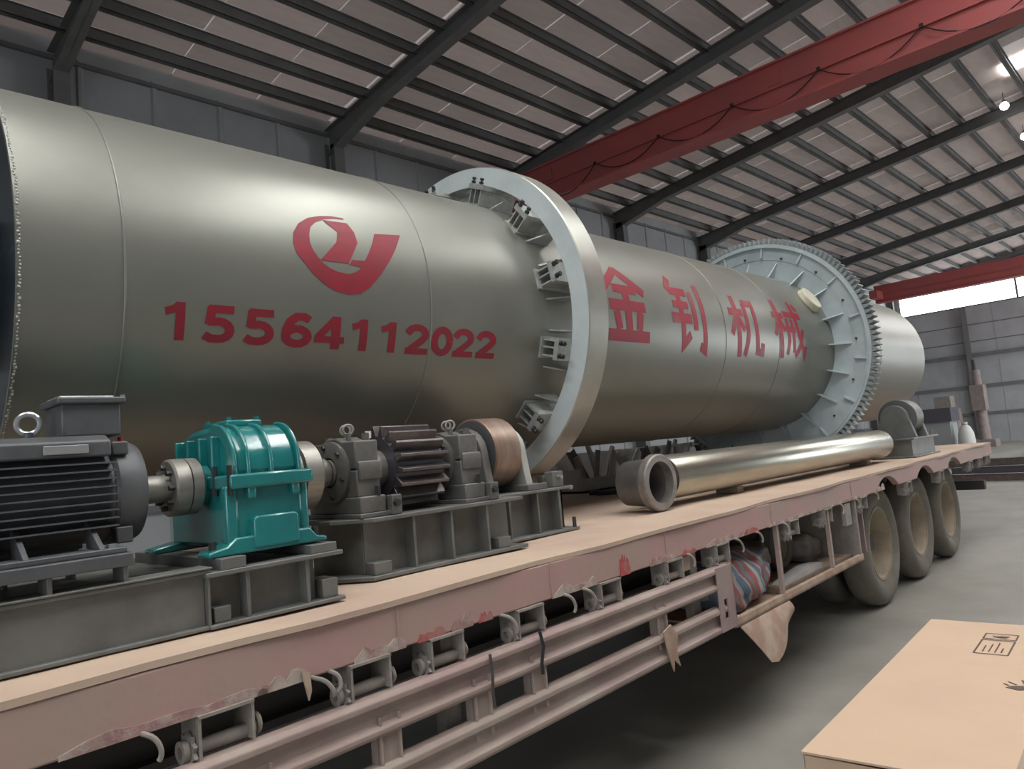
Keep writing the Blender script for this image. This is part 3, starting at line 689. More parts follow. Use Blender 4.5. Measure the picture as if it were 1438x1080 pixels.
def stroke(pts, wd, wd1=None):
    out = []; n = len(pts); Lp, Rp = [], []
    for i in range(n):
        a = Vector(pts[max(i-1, 0)]); b = Vector(pts[i]); c = Vector(pts[min(i+1, n-1)])
        d1 = (b-a).normalized() if i else (c-b).normalized(); d2 = (c-b).normalized() if i < n-1 else d1
        t = (d1+d2).normalized(); nn = Vector((-t.y, t.x)); k = 1/max(0.5, nn.dot(Vector((-d1.y, d1.x))))
        ww = wd if wd1 is None else wd+(wd1-wd)*i/(n-1)
        Lp.append(b+nn*ww/2*k); Rp.append(b-nn*ww/2*k)
    for i in range(n-1): out.append([tuple(Lp[i]), tuple(Lp[i+1]), tuple(Rp[i+1]), tuple(Rp[i])])
    return out
def arc(cx, cy, rx, ry, a0, a1, n=10): return [(cx+rx*math.cos(rad(a0+(a1-a0)*i/n)), cy+ry*math.sin(rad(a0+(a1-a0)*i/n))) for i in range(n+1)]
GL = {  # glyphs in a box 0..1 wide, 0..1.25 high, bold strokes 0.27
    '1': [([(0.60, 0), (0.60, 1.25)], 0.30), ([(0.08, 0.93), (0.34, 1.0), (0.55, 1.15)], 0.22)],
    '5': [([(0.92, 1.13), (0.16, 1.13)], 0.24), ([(0.25, 1.2), (0.20, 0.60)], 0.24), ([(0.15, 0.70)]+arc(0.46, 0.42, 0.36, 0.30, 110, -90, 9)+[(0.25, 0.13), (0.05, 0.24)], 0.25)],
    '6': [(arc(0.5, 0.40, 0.36, 0.28, 90, 450, 16), 0.26), ([(0.90, 1.02), (0.72, 1.13), (0.48, 1.12), (0.26, 0.92), (0.15, 0.62), (0.14, 0.40)], 0.26)],
    '4': [([(0.70, 0), (0.70, 1.25)], 0.27), ([(0.66, 1.16), (0.10, 0.42)], 0.22), ([(0.0, 0.36), (1.0, 0.36)], 0.23)],
    '2': [([(0.10, 0.86)]+arc(0.48, 0.84, 0.35, 0.29, 165, -20, 9)+[(0.66, 0.56), (0.20, 0.16)], 0.25), ([(0.04, 0.12), (0.96, 0.12)], 0.24)],
    '0': [(arc(0.5, 0.625, 0.36, 0.50, 0, 360, 20), 0.27)],
}
DG = [('1', 1.060, 1.165), ('5', 1.208, 1.340), ('5', 1.372, 1.508), ('6', 1.536, 1.676), ('4', 1.690, 1.838), ('1', 1.868, 1.985), ('1', 2.026, 2.145), ('2', 2.172, 2.322), ('0', 2.336, 2.474), ('2', 2.476, 2.624), ('2', 2.635, 2.784)]
K = RD*math.pi/180
for ch, x0, x1 in DG:
    v0 = (-20.7-(x0-1.06)*0.85)*K; h = 10.1*K; polys = []
    for pts, wd in GL[ch]:
        polys += [[(x0+(x1-x0)*p[0], v0+h*p[1]/1.25) for p in q] for q in stroke(pts, wd*1.12)]
    wrap(polys, 'phone_digit', 'letter_red')
CH = {
    'jin': [([(0.42, 0.98), (0.02, 0.68)], .11), ([(0.40, 0.98), (0.98, 0.66)], .11), ([(0.22, 0.69), (0.78, 0.69)], .10), ([(0.08, 0.46), (0.94, 0.46)], .12), ([(0.5, 0.68), (0.5, 0.08)], .13), ([(0.22, 0.38), (0.27, 0.14)], .12), ([(0.80, 0.38), (0.74, 0.14)], .12), ([(0.0, 0.06), (1.0, 0.06)], .13)],
    'zhao': [([(0.20, 1.0), (0.05, 0.80)], .10), ([(0.10, 0.80), (0.55, 0.80)], .09), ([(0.10, 0.62), (0.52, 0.62)], .08), ([(0.02, 0.44), (0.56, 0.44)], .11), ([(0.30, 0.80), (0.30, 0.10), (0.50, 0.24)], .10), ([(0.66, 0.82), (0.66, 0.30)], .10), ([(0.92, 0.95), (0.92, 0.05), (0.78, 0.10)], .10)],
    'ji': [([(0.0, 0.70), (0.46, 0.70)], .10), ([(0.24, 0.98), (0.24, 0.0)], .11), ([(0.22, 0.66), (0.02, 0.34)], .09), ([(0.27, 0.62), (0.44, 0.42)], .09), ([(0.56, 0.86), (0.55, 0.35), (0.42, 0.02)], .10), ([(0.54, 0.88), (0.86, 0.88), (0.85, 0.10), (1.02, 0.08), (1.03, 0.24)], .10)],
    'xie': [([(0.0, 0.70), (0.36, 0.70)], .09), ([(0.19, 0.98), (0.19, 0.0)], .10), ([(0.18, 0.66), (0.0, 0.36)], .08), ([(0.22, 0.62), (0.35, 0.45)], .08), ([(0.40, 0.74), (1.0, 0.74)], .09), ([(0.38, 0.48), (0.72, 0.48)], .08), ([(0.46, 0.66), (0.46, 0.30), (0.38, 0.06)], .08), ([(0.62, 0.66), (0.62, 0.10)], .08), ([(0.76, 1.0), (0.82, 0.40), (0.98, 0.06), (1.02, 0.22)], .09), ([(0.98, 0.50), (0.84, 0.22), (0.66, 0.04)], .08), ([(0.88, 0.96), (0.98, 0.84)], .08)],
}
for nm, x0, x1, p0, p1 in (('jin', 3.77, 4.235, -11.0, 24.5), ('zhao', 4.53, 5.02, -15.0, 25.5), ('ji', 5.40, 5.92, -15.0, 22.0), ('xie', 6.20, 6.80, -14.0, 25.0)):
    polys = []
    for pts, wd in CH[nm]:
        polys += [[(x0+(x1-x0)*p[0], (p0+(p1-p0)*p[1])*K) for p in q] for q in stroke(pts, wd*1.2)]
    wrap(polys, 'painted_character', 'letter_red' if nm == 'jin' else 'letter_worn')
outer = [(1.895, .326), (1.83, .325), (1.765, .312), (1.70, .288), (1.645, .248), (1.612, .198), (1.602, .148), (1.610, .105), (1.634, .075), (1.675, .025), (1.724, -.015), (1.785, -.045), (1.855, -.055), (1.915, -.045), (1.968, -.012), (2.035, .055), (2.099, .131), (2.150, .20), (2.204, .288)]
inner = [(1.895, .319), (1.84, .314), (1.79, .300), (1.735, .272), (1.703, .240), (1.688, .200), (1.684, .160), (1.695, .125), (1.715, .095), (1.737, .072), (1.765, .055), (1.80, .043), (1.86, .038), (1.895, .05), (1.925, .070), (1.955, .110), (1.985, .155), (2.015, .205), (2.046, .267)]
quads = [[outer[i], outer[i+1], inner[i+1], inner[i]] for i in range(len(outer)-1)]
quads += [[(1.775, .292), (1.905, .300), (1.93, .255), (1.838, .24)], [(1.838, .24), (1.93, .255), (1.935, .199), (1.82, .185)], [(1.82, .185), (1.935, .199), (1.866, .088), (1.724, .086)], [(1.885, .107), (1.958, .113), (1.935, .078), (1.872, .084)]]
wrap(quads, 'logo_emblem', 'letter_red')
# cradles under the drum
def cradle(x, rr, label):
    mb = MB(); n = 12; h = math.radians(26)
    poly = [(AY-0.55, DZ+0.001), (AY+0.55, DZ+0.001)] + [(AY+(rr+0.002)*math.sin(h-2*h*i/n), AZ-(rr+0.002)*math.cos(h-2*h*i/n)) for i in range(n+1)]
    mb.prism(poly, 'x', x, x+0.16)
    return solo(mb, 'timber_cradle', 'wood', label, 'cradle', (x+0.08, AY, DZ))
cradle(GX+0.01, RO, 'shaped timber cradle on the deck under the riding ring')

# ================================================================== DRIVE MACHINERY ON THE DECK (world axes)
def Wp(root): 
    base = tuple(root.location)
    def P(mb, n, m, bev=0.0, parent=None, sharp=35): return mb.done(n, m, parent or root, off=base, bevel=bev, sharp=sharp)
    return P
# --- motor base
b1 = thing('motor_base_frame', 'long welded dark steel base frame under motor and teal gearbox', 'base frame', (0.6, 2.4, DZ)); P = Wp(b1)
for y0, sg in ((2.11, 1), (2.80, -1)):
    y1 = y0+sg*0.075
    mb = MB(); mb.box((-0.6, min(y0, y1), DZ+0.004), (0.925, max(y0, y1), DZ+0.016)); mb.box((-0.6, min(y0, y1), 1.390), (0.905, max(y0, y1), 1.402)); 
    yw = y0+sg*0.02; mb.box((-0.6, min(yw, yw+sg*0.009), DZ+0.01), (0.905, max(yw, yw+sg*0.009), 1.395))
    P(mb, 'channel_beam', 'steel_base', 0.003)
P(MB().box((-0.6, 2.105, 1.402), (0.92, 2.19, 1.408)), 'top_strip', 'steel_edge', 0.002)
P(MB().box((0.90, 2.10, 1.378), (1.345, 2.80, 1.392)), 'top_plate', 'steel_edge', 0.003)
P(MB().box((0.905, 2.10, DZ+0.004), (1.345, 2.80, DZ+0.016)), 'bottom_plate', 'steel_edge', 0.003)
P(MB().box((0.905, 2.16, DZ+0.014), (1.27, 2.17, 1.38)), 'web_plate', 'steel_base')
P(MB().box((0.905, 2.11, DZ+0.014), (0.912, 2.75, 1.38)), 'end_plate', 'steel_base')
for x in (1.02, 1.215): P(MB().box((x, 2.112, DZ+0.014), (x+0.012, 2.17, 1.38)), 'stiffener', 'steel_edge', 0.002)
P(MB().box((1.262, 2.2, DZ+0.014), (1.272, 2.75, 1.38)), 'end_plate', 'steel_base')
P(MB().box((0.925, 2.12, DZ+0.016), (0.975, 2.16, DZ+0.06)), 'lug_block', 'steel_base', 0.003)
P(MB().box((1.275, 2.12, DZ+0.016), (1.33, 2.20, DZ+0.075)), 'lug_block', 'steel_base', 0.003)
for x in (0.10, 0.34, 0.515, 0.69): P(MB().box((x, 2.115, 1.406), (x+0.012, 2.2, 1.448)), 'rail_stand', 'steel_edge', 0.002)
P(MB().box((0.20, 2.38, 1.38), (0.92, 2.78, 1.39)), 'rear_plate', 'steel_base')
for y0 in (2.10, 2.56): P(MB().box((-0.6, y0, 1.448), (0.712, y0+0.075, 1.482)), 'motor_rail', 'motor_light', 0.003)
for x in (0.10, 0.34, 0.515, 0.69): P(MB().box((x, 2.565, 1.39), (x+0.012, 2.63, 1.448)), 'rail_stand', 'steel_edge', 0.002)
P(MB().box((0.945, 2.105, 1.392), (1.02, 2.78, 1.425)), 'gearbox_pad', 'steel_edge', 0.002)
P(MB().box((1.235, 2.105, 1.392), (1.325, 2.78, 1.420)), 'gearbox_pad', 'steel_edge', 0.002)
# --- electric motor
MY, MZ, MR = 2.36, 1.642, 0.150
mo = thing('electric_motor', 'dark grey finned electric motor with terminal box and eye bolt', 'motor', (0.3, MY, 1.482)); P = Wp(mo)
P(MB().lathe([(-0.55, 0), (-0.55, MR-0.012), (0.725, MR-0.012), (0.725, 0)], (0, MY, MZ), (1, 0, 0), 48, False), 'body', 'motor_grey')
for k in range(9):
    z = 1.553+0.0213*k
    yin = MY-math.sqrt(max(0.0, (MR-0.02)**2-(z-MZ)**2))
    P(MB().box((-0.5, 2.185, z-0.0022), (0.708, yin, z+0.0022)), 'cooling_fin', 'motor_light')
for k in range(9):
    z = 1.553+0.0213*k; yin = MY+math.sqrt(max(0.0, (MR-0.02)**2-(z-MZ)**2))
    P(MB().box((-0.5, yin, z-0.0022), (0.708, 2*MY-2.185, z+0.0022)), 'cooling_fin', 'motor_light')
P(MB().prism([(2.20, 1.742), (2.20, 1.785), (2.24, 1.802), (2.48, 1.802), (2.52, 1.785), (2.52, 1.742)], 'x', -0.5, 0.70), 'top_housing', 'motor_grey', 0.006)
P(MB().box((0.535, 2.190, 1.752), (0.64, 2.199, 1.775)), 'name_plate', 'plate_alu', 0.001)
bell = P(MB().lathe([(0.715, 0.03), (0.715, MR-0.008), (0.725, MR), (0.775, MR), (0.80, MR-0.012), (0.805, MR-0.04), (0.81, 0.07), (0.82, 0.045), (0.82, 0.03)], (0, MY, MZ), (1, 0, 0), 56), 'end_bell', 'motor_light')
P(MB().box((0.712, 2.235, 1.745), (0.755, 2.30, 1.782)), 'bell_lug', 'motor_light', 0.004, parent=bell)
P(MB().box((0.712, 2.225, 1.50), (0.755, 2.27, 1.545)), 'bell_lug', 'motor_light', 0.004, parent=bell)
P(MB().cyl((0.765, 2.33, 1.787), (0.765, 2.33, 1.800), 0.007), 'grease_nipple', 'letter_red', parent=bell)
P(MB().box((-0.5, 2.125, 1.482), (0.705, 2.225, 1.497)), 'foot', 'motor_grey', 0.003)
P(MB().box((-0.5, 2.50, 1.482), (0.705, 2.60, 1.497)), 'foot', 'motor_grey', 0.003)
for x in (0.03, 0.29, 0.47, 0.64):
    P(MB().prism([(2.13, 1.497), (2.24, 1.497), (2.26, 1.57), (2.235, 1.57)], 'x', x, x+0.014), 'foot_web', 'motor_light', 0.002)
P(MB().hexa((0.675, 2.15, 1.497), (0.675, 2.15, 1.507), 0.014), 'foot_bolt', 'bolt_zinc')
tb = P(MB().box((0.600, 2.275, 1.802), (0.752, 2.43, 1.895)), 'terminal_box', 'motor_light', 0.006)
P(MB().box((0.588, 2.262, 1.893), (0.764, 2.443, 1.912)), 'terminal_lid', 'motor_light', 0.005, parent=tb)
P(MB().box((0.60, 2.29, 1.912), (0.74, 2.415, 1.918)), 'lid_boss', 'plate_alu', 0.003, parent=tb)
P(MB().hexa((0.757, 2.272, 1.906), (0.757, 2.272, 1.918), 0.006), 'lid_screw', 'bolt_zinc', parent=tb)
eb = P(MB().torus((0.535, 2.33, 1.845), (0.3, 1, 0), 0.027, 0.0075, 24, 10), 'eye_bolt', 'bolt_zinc')
P(MB().cyl((0.535, 2.33, 1.798), (0.535, 2.33, 1.822), 0.013), 'eye_collar', 'motor_light', parent=eb)
# --- input coupling
GY1, GZ = 2.36, 1.638
c1 = thing('shaft_coupling', 'pale machined coupling between the motor and the teal gearbox', 'coupling', (0.97, GY1, GZ-0.088)); P = Wp(c1)
P(MB().lathe([(0.822, 0.0), (0.822, 0.042), (0.903, 0.042), (0.903, 0.0)], (0, GY1, GZ), (1, 0, 0), 32, False), 'shaft_hub', 'machined')
P(MB().lathe([(0.90, 0.0), (0.90, 0.082), (0.906, 0.088), (0.947, 0.088), (0.949, 0.0)], (0, GY1, GZ), (1, 0, 0), 48, False), 'disc', 'machined')
P(MB().lathe([(0.951, 0.0), (0.951, 0.088), (0.983, 0.088), (0.988, 0.082), (0.988, 0.0)], (0, GY1, GZ), (1, 0, 0), 48, False), 'disc', 'machined')
P(MB().cyl((0.988, GY1, GZ), (0.993, GY1, GZ), 0.04), 'shaft', 'bolt_dark')
for k in range(8):
    a = 2*math.pi*k/8
    q = Vector((0, GY1+0.062*math.cos(a), GZ+0.062*math.sin(a)))
    P(MB().hexa(q+Vector((0.885, 0, 0)), q+Vector((0.901, 0, 0)), 0.009), 'bolt', 'bolt_dark')
# --- gearbox
gb = thing('gear_reducer', 'glossy teal gearbox with ribbed rounded top housing', 'gearbox', (1.13, 2.5, 1.425)); P = Wp(gb)
X0, X1 = 1.012, 1.255; Y0, Y1 = 2.165, 2.62
P(MB().prism([(Y0, 1.445), (Y1, 1.445), (Y1, 1.63), (Y0, 1.63)], 'x', X0, X1), 'lower_case', 'teal', 0.012)
top = [(Y0, 1.655)]+[(Y0+0.135+0.135*math.cos(rad(180-90*i/8)), 1.675+0.142*math.sin(rad(90*i/8))) for i in range(9)]+[(Y1-0.20+0.20*math.cos(rad(90-80*i/8)), 1.655+0.162*math.sin(rad(90-80*i/8))) for i in range(9)]+[(Y1, 1.655)]
P(MB().prism(top, 'x', X0+0.012, X1-0.012), 'upper_case', 'teal', 0.022)
P(MB().box((X0-0.012, Y0-0.03, 1.618), (X1+0.022, Y1+0.03, 1.662)), 'split_flange', 'teal', 0.008)
P(MB().prism([(X0-0.085, 1.426), (X1+0.06, 1.426), (X1+0.06, 1.441), (X1+0.025, 1.447), (X1, 1.475), (X0, 1.475), (X0-0.03, 1.452), (X0-0.085, 1.441)], 'y', Y0-0.025, Y0+0.06), 'front_foot', 'teal', 0.006)
P(MB().prism([(X0-0.085, 1.426), (X1+0.06, 1.426), (X1+0.06, 1.441), (X1, 1.455), (X0, 1.455), (X0-0.085, 1.441)], 'y', Y1-0.06, Y1+0.02), 'rear_foot', 'teal', 0.006)
P(MB().prism([(1.065, 1.436), (1.215, 1.436), (1.215, 1.522), (1.205, 1.532), (1.075, 1.532), (1.065, 1.522)], 'y', Y0-0.032, Y0+0.01), 'front_panel', 'teal', 0.006)
for x in (1.058, 1.205): P(MB().prism([(x, 1.585), (x+0.026, 1.585), (x+0.026, 1.632), (x, 1.632)], 'y', Y0-0.022, Y0+0.01), 'bolt_boss', 'teal', 0.006)
# corner post of the lower case
P(MB().box((X0-0.02, Y0-0.008, 1.447), (X0+0.02, Y0+0.03, 1.63)), 'corner_post', 'teal', 0.01)
P(MB().box((X1-0.02, Y0-0.008, 1.447), (X1+0.012, Y0+0.03, 1.63)), 'corner_post', 'teal', 0.01)
def arched(x, t=0.012, grow=0.018):
    pr = []
    for y, z in top[:10]: pr.append((y-grow*0.8 if y < Y0+0.1 else y, z+(grow*0.55 if z > 1.7 else 0)))
    ins = [(y+0.02, z-0.02) for y, z in top[:10]][::-1]
    P(MB().prism(pr+ins, 'x', x, x+t), 'housing_rib', 'teal', 0.005)
for x in (X0+0.008, X0+0.05, 1.138, X1-0.022): arched(x)
for y in (2.25, 2.34, 2.43, 2.52): P(MB().prism([(y, 1.66), (y+0.014, 1.66), (y+0.014, 1.785), (y, 1.785)], 'x', X0-0.014, X0+0.02), 'side_rib', 'teal', 0.005)
for y in (2.36,):
    P(MB().ring((X0-0.018, y, GZ), (X0+0.01, y, GZ), 0.065, 0.03, 28), 'bearing_cap', 'teal', 0.004)
lid = P(MB().box((1.075, 2.30, 1.815), (1.195, 2.48, 1.838)), 'inspection_lid', 'teal', 0.006)
for x in (1.088, 1.183):
    for y in (2.312, 2.468): P(MB().hexa((x, y, 1.837), (x, y, 1.848), 0.009), 'bolt', 'teal', parent=lid)
for y in (Y0-0.015, 2.25, 2.45, 2.58):
    P(MB().hexa((X0-0.008, y, 1.60), (X0-0.008, y, 1.690), 0.008), 'bolt', 'bolt_dark')
for x in (0.955, 1.295): P(MB().hexa((x, Y0+0.015, 1.438), (x, Y0+0.015, 1.470), 0.011), 'foot_bolt', 'bolt_dark')
# --- output coupling
PYc = 2.50
c2 = thing('shaft_coupling', 'large machined coupling between the teal gearbox and the bearing housing', 'coupling', (1.40, PYc, 1.51)); P = Wp(c2)
P(MB().cyl((1.279, PYc, GZ), (1.33, PYc, GZ), 0.055), 'shaft', 'machined')
P(MB().lathe([(1.325, 0), (1.325, 0.120), (1.335, 0.128), (1.383, 0.128), (1.385, 0)], (0, PYc, GZ), (1, 0, 0), 48, False), 'disc', 'machined')
P(MB().lathe([(1.395, 0), (1.397, 0.128), (1.462, 0.128), (1.47, 0.120), (1.47, 0.0)], (0, PYc, GZ), (1, 0, 0), 48, False), 'disc', 'machined')
P(MB().cyl((1.383, PYc, GZ), (1.397, PYc, GZ), 0.10), 'spacer', 'bolt_dark')
P(MB().lathe([(1.468, 0.062), (1.53, 0.058), (1.545, 0.05), (1.545, 0.04), (1.468, 0.04)], (0, PYc, GZ), (1, 0, 0), 36), 'hub', 'machined')
for k in range(8):
    a = 2*math.pi*(k+0.5)/8; q = Vector((0, PYc+0.092*math.cos(a), GZ+0.092*math.sin(a)))
    P(MB().hexa(q+Vector((1.31, 0, 0)), q+Vector((1.326, 0, 0)), 0.011), 'bolt', 'bolt_dark')
# --- pinion base
b2 = thing('pinion_stand', 'welded steel base with vertical stiffeners under the pinion gear', 'base frame', (1.98, 2.53, DZ)); P = Wp(b2)
P(MB().prism([(1.50, 2.78), (1.50, 2.42), (1.60, 2.285), (2.40, 2.285), (2.40, 2.78)], 'z', 1.444, 1.460), 'top_plate', 'steel_edge', 0.003)
P(MB().prism([(1.48, 2.80), (1.48, 2.44), (1.585, 2.285), (2.41, 2.285), (2.41, 2.80)], 'z', DZ+0.004, DZ+0.020), 'bottom_plate', 'steel_edge', 0.003)
P(MB().box((1.60, 2.355, DZ+0.018), (2.36, 2.367, 1.446)), 'web_plate', 'steel_base')
P(MB().box((1.60, 2.70, DZ+0.018), (2.36, 2.712, 1.446)), 'web_plate', 'steel_base')
P(MB().box((1.595, 2.36, DZ+0.018), (1.607, 2.71, 1.446)), 'end_plate', 'steel_base')
P(MB().box((2.35, 2.36, DZ+0.018), (2.362, 2.71, 1.446)), 'end_plate', 'steel_base')
for x in (1.787, 1.98, 2.18): P(MB().box((x, 2.295, DZ+0.018), (x+0.011, 2.36, 1.446)), 'stiffener', 'steel_edge', 0.002)
for x0, x1 in ((1.60, 1.68), (2.245, 2.32)): P(MB().box((x0, 2.30, DZ+0.02), (x1, 2.355, DZ+0.065)), 'lug_block', 'steel_base', 0.003)
# --- bearing housings
def housing(x, label):
    h = thing('bearing_housing', label, 'bearing', (x, PYc, 1.46), 0); P = Wp(h)
    P(MB().box((x-0.065, 2.315, 1.461), (x+0.075, 2.70, 1.478)), 'foot_plate', 'cast_iron', 0.003)
    P(MB().box((x-0.055, 2.325, 1.476), (x+0.06, 2.685, 1.540)), 'pedestal', 'cast_iron', 0.006)
    P(MB().prism([(2.345, 1.538), (2.345, 1.640), (2.66, 1.640), (2.66, 1.538)], 'x', x-0.052, x+0.052), 'lower_half', 'cast_iron', 0.005)
    prof = [(2.345, 1.645), (2.345, 1.752), (2.40, 1.752)]+[(PYc+0.125*math.cos(rad(150-120*i/8)), GZ+0.132*math.sin(rad(150-120*i/8))+0.0) for i in range(9)]+[(2.60, 1.752), (2.66, 1.752), (2.66, 1.645)]
    P(MB().prism([(2.345, 1.645), (2.345, 1.750), (2.43, 1.752), (2.47, 1.768), (2.53, 1.768), (2.57, 1.752), (2.66, 1.750), (2.66, 1.645)], 'x', x-0.052, x+0.052), 'upper_half', 'cast_iron', 0.006)
    P(MB().prism([(2.337, 1.600), (2.333, 1.625), (2.333, 1.660), (2.337, 1.672), (2.36, 1.672), (2.36, 1.600)], 'x', x-0.045, x+0.058), 'joint_lug', 'cast_iron', 0.005)
    for s in (-1, 1):
        cv = P(MB().lathe([(s*0.05, 0.058), (s*0.05, 0.118), (s*0.066, 0.118), (s*0.072, 0.108), (s*0.072, 0.058)], (x, PYc, GZ), (1, 0, 0), 40), 'end_cover', 'cast_iron')
        for k in range(6):
            a = 2*math.pi*k/6+0.3; q = Vector((x, PYc+0.098*math.cos(a), GZ+0.098*math.sin(a)))
            P(MB().hexa(q+Vector((s*0.066, 0, 0)), q+Vector((s*0.082, 0, 0)), 0.009), 'bolt', 'bolt_dark', parent=cv)
    P(MB().cyl((x-0.08, PYc, GZ), (x+0.0735, PYc, GZ), 0.0495, seg=32), 'journal', 'machined')
    for yy in (2.375, 2.63):
        P(MB().hexa((x+0.02, yy, 1.750), (x+0.02, yy, 1.778), 0.015), 'cap_bolt', 'cast_iron')
    for yy in (2.42, 2.47):
        e = P(MB().torus((x-0.012+(yy-2.42)*0.4, yy+0.02, 1.797), (0.55, 0.85, 0), 0.019, 0.005, 18, 8), 'eye_bolt', 'machined')
        P(MB().cyl((x-0.012+(yy-2.42)*0.4, yy+0.02, 1.750), (x-0.012+(yy-2.42)*0.4, yy+0.02, 1.782), 0.010), 'eye_collar', 'cast_iron', parent=e)
    P(MB().hexa((x+0.03, 2.332, 1.540), (x+0.03, 2.332, 1.575), 0.011), 'hold_down_bolt', 'bolt_dark')
    P(MB().box((x+0.070, 2.30, 1.461), (x+0.115, 2.345, 1.535)), 'stop_block', 'cast_iron', 0.004)
    P(MB().hexa((x+0.085, 2.282, 1.505), (x+0.085, 2.302, 1.505), 0.014), 'adjusting_bolt', 'bolt_dark')
    return h
housing(1.632, 'cast bearing housing with eye bolts beside the large coupling')
housing(2.155, 'cast bearing housing with eye bolts beside the rusty roller')
# --- pinion
pn = thing('pinion_gear', 'dark pinion gear with bright tooth edges between two bearing housings', 'gear', (1.9, PYc, 1.462)); P = Wp(pn)
NP = 18; r1, r2 = 0.128, 0.173; px0, px1 = 1.785, 2.03
core = P(MB().cyl((px0, PYc, GZ), (px1, PYc, GZ), r1+0.002, seg=54), 'gear_body', 'pinion_dark')
for k in range(NP):
    a = 2*math.pi*(k+0.25)/NP; er2 = Vector((0, math.cos(a), math.sin(a))); et2 = Vector((0, -math.sin(a), math.cos(a)))
    c0 = Vector((0, PYc, GZ)); mb = MB(); pts = [(-0.016, r1-0.004), (-0.0125, r1+0.02), (-0.006, r2), (0.006, r2), (0.0125, r1+0.02), (0.016, r1-0.004)]
    A = [mb.bm.verts.new(c0+Vector((px0, 0, 0))+et2*t+er2*q) for t, q in pts]; B = [mb.bm.verts.new(c0+Vector((px1, 0, 0))+et2*t+er2*q) for t, q in pts]
    mb.bm.faces.new(A); mb.bm.faces.new(B[::-1])
    for i in range(6): mb.bm.faces.new((A[i], B[i], B[(i+1) % 6], A[(i+1) % 6]))
    P(mb, 'tooth', 'pinion_tooth', 0.002)
P(MB().ring((1.715, PYc, GZ), (px0, PYc, GZ), 0.075, 0.05, 36), 'shaft_collar', 'machined')
P(MB().cyl((1.707, PYc, GZ), (2.072, PYc, GZ), 0.0495, seg=32), 'shaft', 'machined')
P(MB().lathe([(-0.003, 0.09), (-0.003, 0.128), (0.001, 0.128), (0.001, 0.09)], (px0, PYc, GZ), (1, 0, 0), 48), 'face_ring', 'pinion_dark')
# --- support roller next to the pinion
def roller(name, x0, x1, y, z, r, base, label, group=None, col='roller_rust', sx=1.0):
    t = thing(name, label, 'roller', (base[0], base[1], base[2]), 0, group); P = Wp(t)
    wh = P(MB().lathe([(x0, 0.05), (x0, r-0.035), (x0, r-0.006), (x0+0.006, r), (x1-0.006, r), (x1, r-0.006), (x1, 0.05)], (0, y, z), (1, 0, 0), 56), 'roller_wheel', col)
    P(MB().lathe([(x0-0.002, 0.05), (x0-0.002, r-0.012), (x0+0.001, r-0.012), (x0+0.001, 0.05)], (0, y, z), (1, 0, 0), 48), 'wheel_side', 'roller_side', parent=wh)
    P(MB().lathe([(x0-0.02, 0.05), (x0-0.02, 0.085), (x0, 0.09), (x0, 0.05)], (0, y, z), (1, 0, 0), 40), 'wheel_hub', 'roller_side', parent=wh)
    P(MB().cyl((x0-0.065, y, z), (x1+0.09, y, z), 0.05, seg=28), 'shaft', 'machined')
    return t, P
r1t, P = roller('support_roller', 2.50, 2.675, 2.70, 1.662, 0.176, (2.65, 2.7, DZ), 'brown support roller with pale bearing bracket on a steel base near the pinion')
for x, m in ((2.70, 'bracket_pale'), (2.435, 'cast_iron')):
    poly = [(2.70-0.17, 1.470), (2.70-0.155, 1.54)] + [(2.70+0.138*math.cos(rad(180-180*i/12)), 1.652+0.138*math.sin(rad(180-180*i/12))) for i in range(13)] + [(2.70+0.155, 1.54), (2.70+0.17, 1.470)]
    P(MB().prism(poly, 'x', x, x+0.045), 'bearing_bracket', m, 0.004)
P(MB().box((2.425, 2.47, 1.446), (2.98, 2.95, 1.460)), 'top_plate', 'steel_edge', 0.003)
P(MB().box((2.42, 2.46, DZ+0.004), (2.99, 2.95, DZ+0.018)), 'bottom_plate', 'steel_edge', 0.003)
P(MB().box((2.43, 2.53, DZ+0.016), (2.95, 2.54, 1.448)), 'web_plate', 'steel_base'); P(MB().box((2.43, 2.88, DZ+0.016), (2.95, 2.89, 1.448)), 'web_plate', 'steel_base')
P(MB().box((2.94, 2.53, DZ+0.016), (2.95, 2.89, 1.448)), 'end_plate', 'steel_base')
for x in (2.50, 2.70, 2.86): P(MB().box((x, 2.475, DZ+0.016), (x+0.010, 2.535, 1.448)), 'stiffener', 'steel_edge', 0.002)
P(MB().box((2.66, 2.49, 1.460), (2.80, 2.90, 1.492)), 'bearing_foot', 'cast_iron', 0.004)
P(MB().box((2.86, 2.50, 1.460), (2.94, 2.56, 1.540)), 'stop_block', 'steel_edge', 0.004)
P(MB().hexa((2.90, 2.475, 1.510), (2.90, 2.60, 1.510), 0.012), 'adjusting_bolt', 'machined')
P(MB().hexa((2.77, 2.51, 1.49), (2.77, 2.51, 1.525), 0.013), 'foot_bolt', 'bolt_dark')
P(MB().hexa((2.962, 2.48, 1.44), (2.962, 2.48, 1.462), 0.013), 'foot_bolt', 'bolt_zinc')
P(MB().cyl((2.96, 2.47, DZ+0.016), (2.96, 2.47, 1.30), 0.01), 'foot_bolt', 'bolt_dark')
